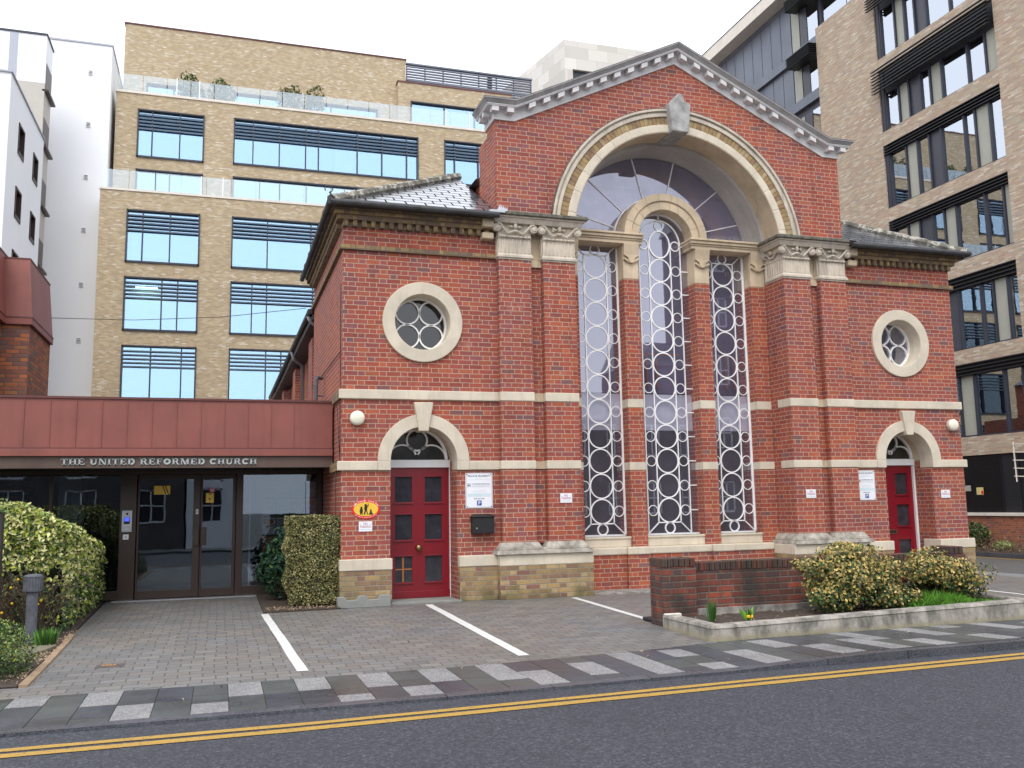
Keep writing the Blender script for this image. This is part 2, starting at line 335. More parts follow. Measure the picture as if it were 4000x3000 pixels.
def leafmat(name, col, var=.35):
    m, nt, b = newmat(name)
    oi = gpos(nt)
    rnd = oi.outputs['Random Per Island']
    c = ramp(nt, rnd, [(0, tuple(x * (1 - var) for x in col)), (.5, col), (1, tuple(min(1, x * (1 + var)) for x in col))])
    nt.links.new(c, b.inputs['Base Color']); b.inputs['Roughness'].default_value = .5
    b.inputs['Specular IOR Level'].default_value = .35
    b.inputs['Subsurface Weight'].default_value = .0
    return m
L_green = leafmat('leaf_green', (.055, .115, .022)); L_dark = leafmat('leaf_dark', (.018, .045, .014))
L_ygreen = leafmat('leaf_yellow_green', (.31, .36, .045)); L_cream = leafmat('leaf_cream', (.60, .58, .25))
L_gold = leafmat('leaf_gold', (.40, .29, .075)); L_pale = leafmat('leaf_pale_gold', (.48, .37, .15)); L_olive = leafmat('leaf_olive', (.13, .125, .04))
L_box = leafmat('leaf_box', (.22, .20, .07)); L_boxd = leafmat('leaf_box_dark', (.05, .055, .025)); L_boxl = leafmat('leaf_box_light', (.42, .37, .17))
L_glossy = leafmat('leaf_laurel', (.02, .065, .035)); L_grass = leafmat('leaf_grass', (.15, .36, .04)); L_daff = leafmat('leaf_daffodil', (.05, .14, .035))
L_grey = leafmat('leaf_grey_green', (.22, .30, .10)); M_twig = leafmat('twig_brown', (.10, .065, .045)); L_flower = leafmat('petal_yellow', (.85, .50, .02)); L_litter = leafmat('leaf_litter', (.35, .26, .17))

# ------------------------------------------------------------------ object helpers
def tag(o, label, cat, group=None, kind=None):
    if label: o['label'] = label
    if cat: o['category'] = cat
    if group: o['group'] = group
    if kind: o['kind'] = kind
    return o
def root(name, label, cat, loc=(0, 0, 0), group=None):
    o = bpy.data.objects.new(name, None); COL.objects.link(o); o.location = loc
    o.empty_display_size = .3
    return tag(o, label, cat, group)
def wloc(o):
    v = Vector((0, 0, 0))
    while o is not None: v += o.location; o = o.parent
    return v

class MB:
    def __init__(s, xf=None): s.v = []; s.f = []; s.mi = []; s.xf = xf
    def pt(s, p): return tuple(s.xf(*p)) if s.xf else tuple(p)
    def add(s, verts, faces, mi=0):
        o = len(s.v); s.v += [s.pt(p) for p in verts]; s.f += [tuple(i + o for i in f) for f in faces]; s.mi += [mi] * len(faces)
        return s
    def box(s, x0, x1, y0, y1, z0, z1, mi=0):
        v = [(x0, y0, z0), (x1, y0, z0), (x1, y1, z0), (x0, y1, z0), (x0, y0, z1), (x1, y0, z1), (x1, y1, z1), (x0, y1, z1)]
        return s.add(v, [(0, 3, 2, 1), (4, 5, 6, 7), (0, 1, 5, 4), (1, 2, 6, 5), (2, 3, 7, 6), (3, 0, 4, 7)], mi)
    def hexa(s, v, mi=0):
        return s.add(v, [(0, 3, 2, 1), (4, 5, 6, 7), (0, 1, 5, 4), (1, 2, 6, 5), (2, 3, 7, 6), (3, 0, 4, 7)], mi)
    def plate(s, outer, holes, y0, y1, mi=0, plane='xz'):
        """polygon with holes in xz (or xy), extruded y0..y1"""
        def P(a, b, c): return (a, c, b) if plane == 'xz' else ((c, a, b) if plane == 'yz' else (a, b, c))
        loops = [outer] + list(holes)
        flat = [p for l in loops for p in l]
        tris = tessellate_polygon([[Vector((p[0], p[1], 0)) for p in l] for l in loops])
        n = len(flat)
        v = [P(p[0], p[1], y0) for p in flat] + [P(p[0], p[1], y1) for p in flat]
        f = [tuple(t) for t in tris] + [tuple(i + n for i in reversed(t)) for t in tris]
        o = 0
        for l in loops:
            k = len(l)
            for i in range(k):
                a, b = o + i, o + (i + 1) % k
                f.append((a, b, b + n, a + n))
            o += k
        return s.add(v, f, mi)
    def arc(s, cx, cz, r0, r1, a0, a1, y0, y1, n=32, mi=0, sx=1, sz=1, plane='xz'):
        full = abs(a1 - a0 - 2 * PI) < 1e-6
        m = n if full else n + 1
        v = []
        def P(a, b, c): return (a, c, b) if plane == 'xz' else ((c, a, b) if plane == 'yz' else (a, b, c))
        for i in range(m):
            t = a0 + (a1 - a0) * i / n
            for r in (r0, r1):
                for y in (y0, y1): v.append(P(cx + r * math.cos(t) * sx, cz + r * math.sin(t) * sz, y))
        f = []
        for i in range(n):
            a = 4 * i; b = 4 * ((i + 1) % m)
            f += [(a, b, b + 1, a + 1), (a + 2, a + 3, b + 3, b + 2), (a, a + 2, b + 2, b), (a + 1, b + 1, b + 3, a + 3)]
        if not full: f += [(0, 1, 3, 2), (4 * n, 4 * n + 2, 4 * n + 3, 4 * n + 1)]
        return s.add(v, f, mi)
    def cone_arc(s, cx, cz, ra, rb, a0, a1, ya, yb, n=48, mi=0):
        """single skin of soffit from radius ra at ya to rb at yb"""
        v = []
        for i in range(n + 1):
            t = a0 + (a1 - a0) * i / n
            v += [(cx + ra * math.cos(t), ya, cz + ra * math.sin(t)), (cx + rb * math.cos(t), yb, cz + rb * math.sin(t))]
        return s.add(v, [(2 * i, 2 * i + 2, 2 * i + 3, 2 * i + 1) for i in range(n)], mi)
    def tube(s, pts, r, n=8, mi=0, caps=True, rs=None):
        pts = [Vector(p) for p in pts]; k = len(pts); v = []
        for i, p in enumerate(pts):
            d = (pts[min(i + 1, k - 1)] - pts[max(i - 1, 0)]).normalized()
            a = Vector((0, 0, 1)) if abs(d.z) < .9 else Vector((1, 0, 0))
            e1 = d.cross(a).normalized(); e2 = d.cross(e1)
            rr = rs[i] if rs else r
            for j in range(n):
                t = 2 * PI * j / n; v.append(tuple(p + e1 * math.cos(t) * rr + e2 * math.sin(t) * rr))
        f = [(i * n + j, i * n + (j + 1) % n, (i + 1) * n + (j + 1) % n, (i + 1) * n + j) for i in range(k - 1) for j in range(n)]
        if caps: f += [tuple(range(n))[::-1], tuple((k - 1) * n + j for j in range(n))]
        return s.add(v, f, mi)
    def lathe(s, c, prof, n=20, mi=0, axis='z'):
        v = []
        for (r, h) in prof:
            for j in range(n):
                t = 2 * PI * j / n; a, b = r * math.cos(t), r * math.sin(t)
                v.append((c[0] + a, c[1] + b, c[2] + h) if axis == 'z' else (c[0] + a, c[1] + h, c[2] + b))
        k = len(prof)
        f = [(i * n + j, i * n + (j + 1) % n, (i + 1) * n + (j + 1) % n, (i + 1) * n + j) for i in range(k - 1) for j in range(n)]
        f += [tuple(range(n))[::-1], tuple((k - 1) * n + j for j in range(n))]
        return s.add(v, f, mi)
    def blob(s, c, r, n=8, m=6, mi=0, sc=(1, 1, 1)):
        v = []; f = []
        for i in range(1, m):
            ph = PI * i / m
            for j in range(n):
                t = 2 * PI * j / n
                v.append((c[0] + r * sc[0] * math.sin(ph) * math.cos(t), c[1] + r * sc[1] * math.sin(ph) * math.sin(t), c[2] + r * sc[2] * math.cos(ph)))
        v += [(c[0], c[1], c[2] + r * sc[2]), (c[0], c[1], c[2] - r * sc[2])]
        T = len(v) - 2
        for i in range(m - 2):
            for j in range(n): f.append((i * n + j, (i + 1) * n + j, (i + 1) * n + (j + 1) % n, i * n + (j + 1) % n))
        for j in range(n): f += [(T, j, (j + 1) % n), (T + 1, (m - 2) * n + (j + 1) % n, (m - 2) * n + j)]
        return s.add(v, f, mi)
    def sheet(s, outer, holes, y, mi=0):
        loops = [outer] + list(holes); flat = [p for l in loops for p in l]
        tris = tessellate_polygon([[Vector((p[0], p[1], 0)) for p in l] for l in loops])
        return s.add([(p[0], y, p[1]) for p in flat], [tuple(t) for t in tris], mi)
    def leaf(s, p, size, up=None, mi=0, asp=.5):
        d = Vector((random.gauss(0, 1), random.gauss(0, 1), random.gauss(0, 1)))
        if up is not None: d = d * .75 + Vector(up) * 1.2
        d.normalize()
        a = d.cross(Vector((random.gauss(0, 1), random.gauss(0, 1), random.gauss(0, 1)))).normalized()
        b = d.cross(a); p = Vector(p); L = size; W = size * asp
        o = len(s.v)
        s.v += [tuple(p - a * L * .5), tuple(p + b * W * .5 + d * L * .08), tuple(p + a * L * .5), tuple(p - b * W * .5 + d * L * .08)]
        s.f.append((o, o + 1, o + 2, o + 3)); s.mi.append(mi)
    def obj(s, name, mats, parent=None, fix=True, smooth=False, bevel=0, label=None, **kw):
        me = bpy.data.meshes.new(name)
        off = wloc(parent) if parent else Vector((0, 0, 0))
        if off.length > 0: vs = [(a - off.x, b - off.y, c - off.z) for a, b, c in s.v]
        else: vs = s.v
        me.from_pydata(vs, [], s.f)
        if not isinstance(mats, (list, tuple)): mats = [mats]
        for m in mats: me.materials.append(m)
        if len(mats) > 1: me.polygons.foreach_set('material_index', s.mi)
        if fix:
            bm = bmesh.new(); bm.from_mesh(me); bmesh.ops.recalc_face_normals(bm, faces=bm.faces); bm.to_mesh(me); bm.free()
        if smooth: me.polygons.foreach_set('use_smooth', [True] * len(me.polygons))
        me.update()
        o = bpy.data.objects.new(name, me); COL.objects.link(o)
        if parent: o.parent = parent
        if bevel:
            bv = o.modifiers.new('bevel', 'BEVEL'); bv.width = bevel; bv.segments = 2; bv.limit_method = 'ANGLE'
        if label: o['label'] = label
        for k, v in kw.items(): o[k] = v
        return o
def rect(x0, x1, z0, z1): return [(x0, z0), (x1, z0), (x1, z1), (x0, z1)]
def circ(cx, cz, r, n=48): return [(cx + r * math.cos(2 * PI * i / n), cz + r * math.sin(2 * PI * i / n)) for i in range(n)]
def arcpts(cx, cz, r, a0, a1, n=32): return [(cx + r * math.cos(a0 + (a1 - a0) * i / n), cz + r * math.sin(a0 + (a1 - a0) * i / n)) for i in range(n + 1)]

def textmesh(body, w, h, c, y, mat, parent, name='lettering', depth=.002, bold=False, plane='xz', pos='c'):
    cu = bpy.data.curves.new('t', 'FONT'); cu.body = body; cu.size = 1; cu.extrude = 0; cu.resolution_u = 3
    if bold: cu.offset = .02
    o = bpy.data.objects.new('t', cu); COL.objects.link(o)
    dg = bpy.context.evaluated_depsgraph_get(); me = bpy.data.meshes.new_from_object(o.evaluated_get(dg))
    xs = [v.co.x for v in me.vertices]; ys = [v.co.y for v in me.vertices]
    x0, x1, y0, y1 = min(xs), max(xs), min(ys), max(ys)
    s = MB(); f = [tuple(p.vertices) for p in me.polygons]
    sx = w / (x1 - x0); sz = h / (y1 - y0)
    v = [(c[0] + (v_.co.x - (x0 + x1) / 2) * sx, y, c[1] + (v_.co.y - (y0 + y1) / 2) * sz) for v_ in me.vertices]
    s.add(v, f)
    bpy.data.objects.remove(o); bpy.data.curves.remove(cu); bpy.data.meshes.remove(me)
    return s if parent is None else s.obj(name, mat, parent)
M_gdoorpane = plain('door_glass', (.035, .035, .045), .12, var=.4, vs=6, spec=.6)
M_gdark = plain('fanlight_glass', (.025, .022, .02), .12, var=.4, vs=6, spec=.5)
M_signt = plain('paper_blue', (.30, .36, .45), .5, var=.3, vs=12)
M_signd = plain('paper_grey', (.20, .20, .21), .5, var=.4, vs=14)
M_inroom = plain('interior_room', (.48, .42, .32), .9)
def pieces(name, mat, parent, boxes, bevel=0):
    for b in boxes: MB().box(*b).obj(name, mat, parent, bevel=bevel)
# ================================================================== CHURCH
church = root('church', 'red brick church with pointed gable, giant arch and three tall tracery windows', 'church', (0, 0, 0))
G = -.10    # gable plane
PY = -.14   # pilaster plane
ZC = 6.05   # centre of the great arch
DX = 4.67
for s in (-1, 1):
    # wing front wall with door arch and round window
    out = [(s * 3.42, 0), (s * 3.42, 6.19), (s * 5.965, 6.19), (s * 5.965, 0), (s * 5.205, 0), (s * 5.205, 2.06), (s * 5.23, 2.06), (s * 5.23, 2.2)]
    out += arcpts(s * DX, 2.2, .56, 0 if s > 0 else PI, PI if s > 0 else 0, 24)[1:-1] + [(s * 4.11, 2.2), (s * 4.11, 2.06), (s * 4.135, 2.06), (s * 4.135, 0)]
    w = MB(); w.plate(out, [circ(s * 4.68, 4.43, .60, 40)], 0, .34)
    w.obj('wing_wall', M_brick, church)
    # plinth, in front of the wall either side of the door
    for a, b in ((3.50, 4.125), (5.195, 5.99)):
        x0, x1 = sorted((s * a, s * b)); p = MB(); st = MB()
        p.box(x0, x1, -.10, .33, -.4, .53); st.box(x0 - .006, x1 + .006, -.115, .335, .53, .70)
        p.obj('plinth', M_ybrick, church, bevel=.006); st.obj('plinth_cap', M_stone, church, bevel=.012)
    p = MB(); x0, x1 = sorted((s * 5.90, s * 5.988)); p.box(x0, x1, .331, 4.6, -.4, .53); p.obj('plinth', M_ybrick, church)
    # string courses
    st = MB()
    x0, x1 = sorted((s * 3.425, s * 6.01)); st.box(x0, x1, -.045, .02, 3.165, 3.315)
    st.obj('upper_string_course', M_stone, church, bevel=.012)
    for a, b in ((3.425, 3.935), (5.405, 6.03)):
        st = MB(); x0, x1 = sorted((s * a, s * b)); st.box(x0, x1, -.045, .02, 2.05, 2.195)
        st.obj('lower_string_course', M_stone, church, bevel=.012)
    for z0, z1, xx in ((3.165, 3.315, 6.01), (2.05, 2.195, 6.03)):
        st = MB(); x0, x1 = sorted((s * 5.96, s * xx)); st.box(x0, x1, .021, 1.0, z0, z1)
        st.obj('string_course_return', M_corbel, church)
    # door arch stone
    a = MB(); a.arc(s * DX, 2.2, .535, .735, 0, PI, -.05, .30, 40)
    for q in (-1, 1):
        xa, xb = sorted((s * DX + q * .535, s * DX + q * .735)); a.box(xa, xb, -.05, .30, 2.05, 2.2)
    a.obj('door_arch', M_stone, church, bevel=.006)
    k = MB(); kx = s * 4.685
    k.hexa([(kx - .075, -.10, 2.66), (kx + .075, -.10, 2.66), (kx + .075, .2, 2.66), (kx - .075, .2, 2.66), (kx - .155, -.10, 3.12), (kx + .155, -.10, 3.12), (kx + .155, 0, 3.12), (kx - .155, 0, 3.12)])
    k.obj('door_keystone', M_stone, church, bevel=.012)
    # round window
    r = MB(); r.arc(s * 4.68, 4.43, .455, .655, 0, 2 * PI, -.045, .31, 56)
    rw = r.obj('round_window', M_stone, church, bevel=.01)
    gl = MB(); gl.plate(circ(s * 4.68, 4.43, .46, 40), [], .30, .306); gl.obj('glass', M_gsmall if s < 0 else M_gchurch, rw)
    tr = MB(); tr.arc(s * 4.68, 4.43, .425, .456, 0, 2 * PI, .255, .298, 48)
    for qx in (-1, 1):
        for qz in (-1, 1): tr.arc(s * 4.68 + qx * .197, 4.44 + qz * .197, .182, .205, 0, 2 * PI, .262, .298, 36)
    tr.obj('tracery', M_tracery, rw)
    # door
    d0, d1 = s * 4.655 - .515, s * 4.655 + .515
    fr = MB(); fr.box(d0 - .06, d1 + .06, .44, .52, 2.11, 2.235); fr.box(d0 - .07, d0 + .005, .45, .55, .02, 2.11); fr.box(d1 - .005, d1 + .05, .45, .55, .02, 2.11)
    fr.obj('door_frame', M_white, church, bevel=.006)
    holes = []
    for zz in ((.28, .69), (.95, 1.355), (1.55, 1.96)):
        for c in (-.247, .247): holes.append(rect(s * 4.655 + c - .138, s * 4.655 + c + .138, zz[0], zz[1]))
    dr = MB(); dr.plate(rect(d0, d1, .03, 2.11), [], .535, .56)
    dr.plate(rect(d0, d1, .03, 2.11), holes, .50, .532)
    for h in holes:   # moulded bolection frames
        (xa, za), (xb, zb_) = h[0], h[2]
        for (a_, b_, c_, d_) in ((xa - .022, xb + .022, za - .03, za), (xa - .012, xb + .012, zb_, zb_ + .012)): dr.box(a_, b_, .478, .50, c_, d_)
    dr.box(d0, d1, .465, .50, .03, .14)
    do = dr.obj('door', M_redpaint, church, bevel=.004)
    for h in holes:
        g_ = MB(); g_.plate(h, [], .520, .5335)
        g_.obj('door_pane', M_gdoorpane, do)
    if s < 0:
        kb = MB(); kb.lathe((-4.66, .50, .82), [(.012, 0), (.016, -.03), (.045, -.04), (.05, -.062), (.038, -.08), (0.005, -.084)], 16, axis='y'); kb.obj('door_knob', M_brass, do, smooth=True)
        x_ = MB(); x_.box(-4.92, -4.895, .512, .519, .285, .685); x_.box(-5.035, -4.765, .513, .519, .475, .495); x_.obj('wooden_cross', M_wood, do)
    else:
        lb = MB(); lb.box(4.50, 4.72, .488, .50, .80, .88); lb.box(4.53, 4.69, .484, .488, .82, .86, 1); lb.obj('letter_slot', [M_brass, M_black], do)
    # fanlight
    fl = MB()
    cx, cz, R0 = s * 4.68, 2.24, .50
    fl.arc(cx, cz, R0 - .03, R0 + .01, 0, PI, .46, .52, 40)
    fl.arc(cx, cz + .315, .155, .182, 0, 2 * PI, .47, .51, 32)
    for q in (-1, 1): fl.arc(cx + q * .242, cz, .226, .25, 0 if q > 0 else math.radians(20), math.radians(160) if q > 0 else PI, .47, .51, 30)
    fo = fl.obj('fanlight', M_tracery, church)
    gg = MB(); gg.plate(arcpts(cx, cz, R0, 0, PI, 30), [], .515, .52); gg.obj('glass', M_gdark, fo)
    # doorway reveals and threshold
    for q in (-1, 1):
        rv = MB(); xa, xb = sorted((s * DX + q * .533, s * DX + q * .80)); rv.box(xa, xb, .341, .60, 0, 2.2); rv.obj('door_reveal', M_brick, church)
    rv = MB(); rv.arc(s * DX, 2.2, .533, .80, 0, PI, .301, .60, 30); rv.obj('arch_reveal', M_stone2, church)
    th = MB(); x0, x1 = sorted((s * 4.10, s * 5.22)); th.box(x0, x1, -.12, .56, -.02, .028); th.obj('threshold', M_conc2, church, bevel=.006)
    # pilasters
    for a, b in ((2.06, 2.636), (2.85, 3.42)):
        x0, x1 = sorted((s * a, s * b)); pl = MB(); pl.box(x0, x1, PY, .3 if a > 2.5 else .479, .86, 5.54)
        pl.obj('pilaster', M_brick, church)
        pieces('pilaster_band', M_stone, church, [(x0 - .012, x1 + .012, PY - .014, .25, 3.165, 3.31), (x0 - .012, x1 + .012, PY - .014, .25, 2.055, 2.19)], bevel=.008)
    x0, x1 = sorted((s * 2.637, s * 2.849)); rb = MB(); rb.box(x0, x1, 0, .3, 0.86, 5.54); rb.obj('pilaster_recess', M_brick, church)
    pieces('recess_band', M_stone2, church, [(x0, x1, -.03, .1, 3.17, 3.305), (x0, x1, -.03, .1, 2.06, 2.185), (x0, x1, -.05, .1, 5.45, 5.56), (x0, x1, .03, .2, 5.561, 6.14)])
    # attic base, pedestal
    bm_ = MB()
    for (za, zb_, o1, o2) in ((.70, .765, .145, .125), (.765, .80, .09, .085), (.80, .885, .075, .02)):
        for a, b in ((2.06, 2.636), (2.85, 3.42)):
            x0, x1 = sorted((s * a, s * b))
            if o1 > .08: x0, x1 = sorted((s * 2.06, s * 3.42))
            bm_.hexa([(x0 - o1, PY - o1, za), (x1 + o1, PY - o1, za), (x1 + o1, .48, za), (x0 - o1, .48, za), (x0 - o2, PY - o2, zb_), (x1 + o2, PY - o2, zb_), (x1 + o2, .48, zb_), (x0 - o2, .48, zb_)])
            if o1 > .08: break
    bm_.obj('pilaster_base', M_stoneg, church, bevel=.01)
    x0, x1 = sorted((s * 1.91, s * 3.505))
    pc = MB(); pc.box(x0, x1, -.235, .47, .525, .70); pc.obj('pedestal_cap', M_stone, church, bevel=.01)
    pb = MB(); pb.box(x0 + .004, x1 - .004, -.228, .46, -.4, .525); pb.obj('pedestal', M_ybrick, church, bevel=.006)
    # capitals (carved stone: fluted bell, scrolls, rosette, leaf row, abacus)
    for a, b in ((2.06, 2.636), (2.85, 3.42)):
        x0, x1 = sorted((s * a, s * b)); cxm = (x0 + x1) / 2
        cp = MB()
        cp.box(x0 - .0, x1 + .0, PY - .004, .46, 5.54, 6.14)
        cp.box(x0 - .03, x1 + .03, PY - .035, .42, 5.565, 5.60)
        cp.hexa([(x0 - .03, PY - .035, 5.60), (x1 + .03, PY - .035, 5.60), (x1 + .03, .42, 5.60), (x0 - .03, .42, 5.60), (x0, PY - .004, 5.64), (x1, PY - .004, 5.64), (x1, .42, 5.64), (x0, .42, 5.64)])
        cp.box(x0 - .008, x1 + .008, PY - .012, .42, 5.535, 5.565)
        nfl = 8
        for i in range(nfl):   # flutes as thin raised fillets
            xx = x0 + (x1 - x0) * (i + .5) / nfl
            cp.tube([(xx, PY - .004, 5.65), (xx, PY - .004, 5.90)], .016, 6)
            cp.blob((xx, PY - .03, 5.915), .038, 6, 5, sc=(1, .8, .55))
        for i in range(7):
            yy = PY + .06 + .08 * i
            for xx in (x0, x1):
                cp.tube([(xx, yy, 5.65), (xx, yy, 5.90)], .014, 6)
                cp.blob((xx, yy, 5.915), .036, 6, 5, sc=(.8, 1, .55))
        # scrolls: sloping arms to corner volutes
        for q in (-1, 1):
            xe = cxm + q * ((x1 - x0) / 2 + .035)
            arm = [(cxm + q * .05, PY - .05, 6.0), (cxm + q * .13, PY - .045, 5.965), (cxm + q * .20, PY - .06, 6.03), (xe - q * .05, PY - .085, 6.115), (xe, PY - .09, 6.115)]
            cp.tube(arm, .02, 6)
            sp_ = [(xe + math.cos(t) * (.066 - .0085 * t), PY - .085 - .003 * t, 6.055 + math.sin(t) * (.066 - .0085 * t)) for t in [PI / 2 - .0 + i * .5 for i in range(13)]] if False else []
            cp.lathe((xe, PY - .07, 6.06), [(.072, .05), (.072, 0), (.06, -.012), (.045, -.004), (.04, -.02), (.018, -.026), (.004, -.026)], 14, axis='y')
            cp.lathe((xe, PY - .02, 6.06), [(.05, .08), (.05, 0)], 10, axis='y')
        cp.blob((cxm, PY - .055, 6.10), .045, 7, 6, sc=(.75, .8, 1.2)); cp.blob((cxm, PY - .05, 6.01), .035, 7, 5, sc=(1.7, .8, .7))
        for q in (-1, 1): cp.blob((cxm + q * .075, PY - .045, 6.085), .03, 6, 5, sc=(1.3, .8, .7))
        if a < 2.5:    # side scrolls on the inner return
            xi = s * 2.06
            for yy in (.40,): cp.lathe((xi - s * .03, yy, 6.06), [(.06, -.04), (.06, 0.04)], 10, axis='y')
            cp.tube([(xi - s * .03, .36, 6.11), (xi - s * .03, .20, 5.98), (xi - s * .03, .12, 5.98), (xi - s * .04, -.1, 6.10)], .02, 6)
            cp.blob((xi - s * .04, .16, 6.08), .045, 7, 6)
        cp.obj('capital', M_capstone, church, bevel=0)
    x0, x1 = sorted((s * 1.93, s * 3.50)); ab = MB()
    for (za, zb_, o1, o2) in ((6.14, 6.22, .05, .09), (6.22, 6.25, .11, .12)):
        xa, xb = sorted((s * 2.02, s * 3.44))
        ab.hexa([(xa - o1, PY - o1 - .03, za), (xb + o1, PY - o1 - .03, za), (xb + o1, .45, za), (xa - o1, .45, za), (xa - o2, PY - o2 - .03, zb_), (xb + o2, PY - o2 - .03, zb_), (xb + o2, .45, zb_), (xa - o2, .45, zb_)])
    ab.obj('abacus', M_capstone, church, bevel=.006)
    ab = MB(); xa, xb = sorted((s * 2.02, s * 3.44)); ab.box(xa - .15, xb + .15, PY - .19, .44, 6.25, 6.315)
    ab.obj('abacus_weathering', M_soot, church, bevel=.015)
    # inner half piers and lancet piers
    for a, b in ((1.76, 2.06), (.573, .874)):
        x0, x1 = sorted((s * a, s * b)); pr = MB(); pr.box(x0, x1, .48, .95, .72, 5.50); pr.obj('lancet_pier', M_brickL, church)
        pieces('pier_band', M_stone, church, [(x0 - .004, x1 + .004, .474, .9, 3.165, 3.31), (x0 - .004, x1 + .004, .474, .9, 2.055, 2.19)])
        sb = MB(); sb.box(x0 - .003, x1 + .003, .475, .95, 5.50, 6.14); sb.obj('pier_impost', M_stone2, church, bevel=.01)
        cs = MB(); xm = (x0 + x1) / 2; hw = .15
        cs.hexa([(xm - hw, .44, 5.93), (xm + hw, .44, 5.93), (xm + hw, .476, 5.93), (xm - hw, .476, 5.93), (xm - hw, .40, 6.14), (xm + hw, .40, 6.14), (xm + hw, .476, 6.14), (xm - hw, .476, 6.14)])
        cs.plate([(xm - hw, 5.935), (xm - hw * .45, 5.88), (xm - hw * .4, 5.83), (xm - .03, 5.79), (xm + .03, 5.79), (xm + hw * .4, 5.83), (xm + hw * .45, 5.88), (xm + hw, 5.935)], [], .42, .476)
        for q in (-1, 1): cs.tube([(xm + q * hw, .44, 5.87), (xm + q * .03, .455, 5.80)], .022, 7)
        cs.obj('console', M_stone2, church, bevel=.006)
    # entablature over the outer lancet
    en = MB(); x0, x1 = sorted((s * .50, s * 2.04))
    for za, zb_, y0 in ((6.14, 6.20, .42), (6.20, 6.235, .40), (6.235, 6.29, .37), (6.29, 6.33, .34)): en.box(x0 - (.42 - y0) * .6, x1, y0, .95, za, zb_)
    en.obj('entablature', M_stone2, church, bevel=.008)
    sp = MB()
    for i in range(46):
        x = s * (.75 + i * .027); 
        for yy in (.38, .5): sp.tube([(x, yy, 6.33), (x + random.uniform(-.02, .02), yy + random.uniform(-.04, .02), 6.42)], .0017, 3, caps=False)
    sp.obj('bird_spikes', M_pipe, church)
    # jamb between outer lancet and half pier, head walls
    # sills
    sl = MB(); x0, x1 = sorted((s * .874, s * 1.76)); sl.box(x0, x1, .52, .95, .72, .90); sl.box(x0, x1, .50, .9, .86, .90); sl.obj('window_sill', M_stone, church, bevel=.012)
sl = MB(); sl.box(-.573, .573, .52, .95, .72, .90); sl.box(-.573, .573, .50, .9, .86, .90); sl.obj('window_sill', M_stone, church, bevel=.012)
lw = MB(); lw.box(-1.906, 1.906, .40, .9, -.4, .595)
for s in (-1, 1): x0, x1 = sorted((s * .62, s * 1.035)); lw.box(x0, x1, .33, .45, -.4, .595)
lw.obj('spandrel_wall', M_brickL, church)
ld = MB(); ld.box(-1.906, 1.906, .375, .9, .595, .72)
for s in (-1, 1): x0, x1 = sorted((s * .615, s * 1.04)); ld.box(x0, x1, .305, .45, .594, .725)
ld.obj('spandrel_ledge', M_stone, church, bevel=.02)
ap = MB(); ap.box(-1.9, 1.9, -.2, .45, -.02, .022); ap.obj('concrete_apron', M_conc, church)

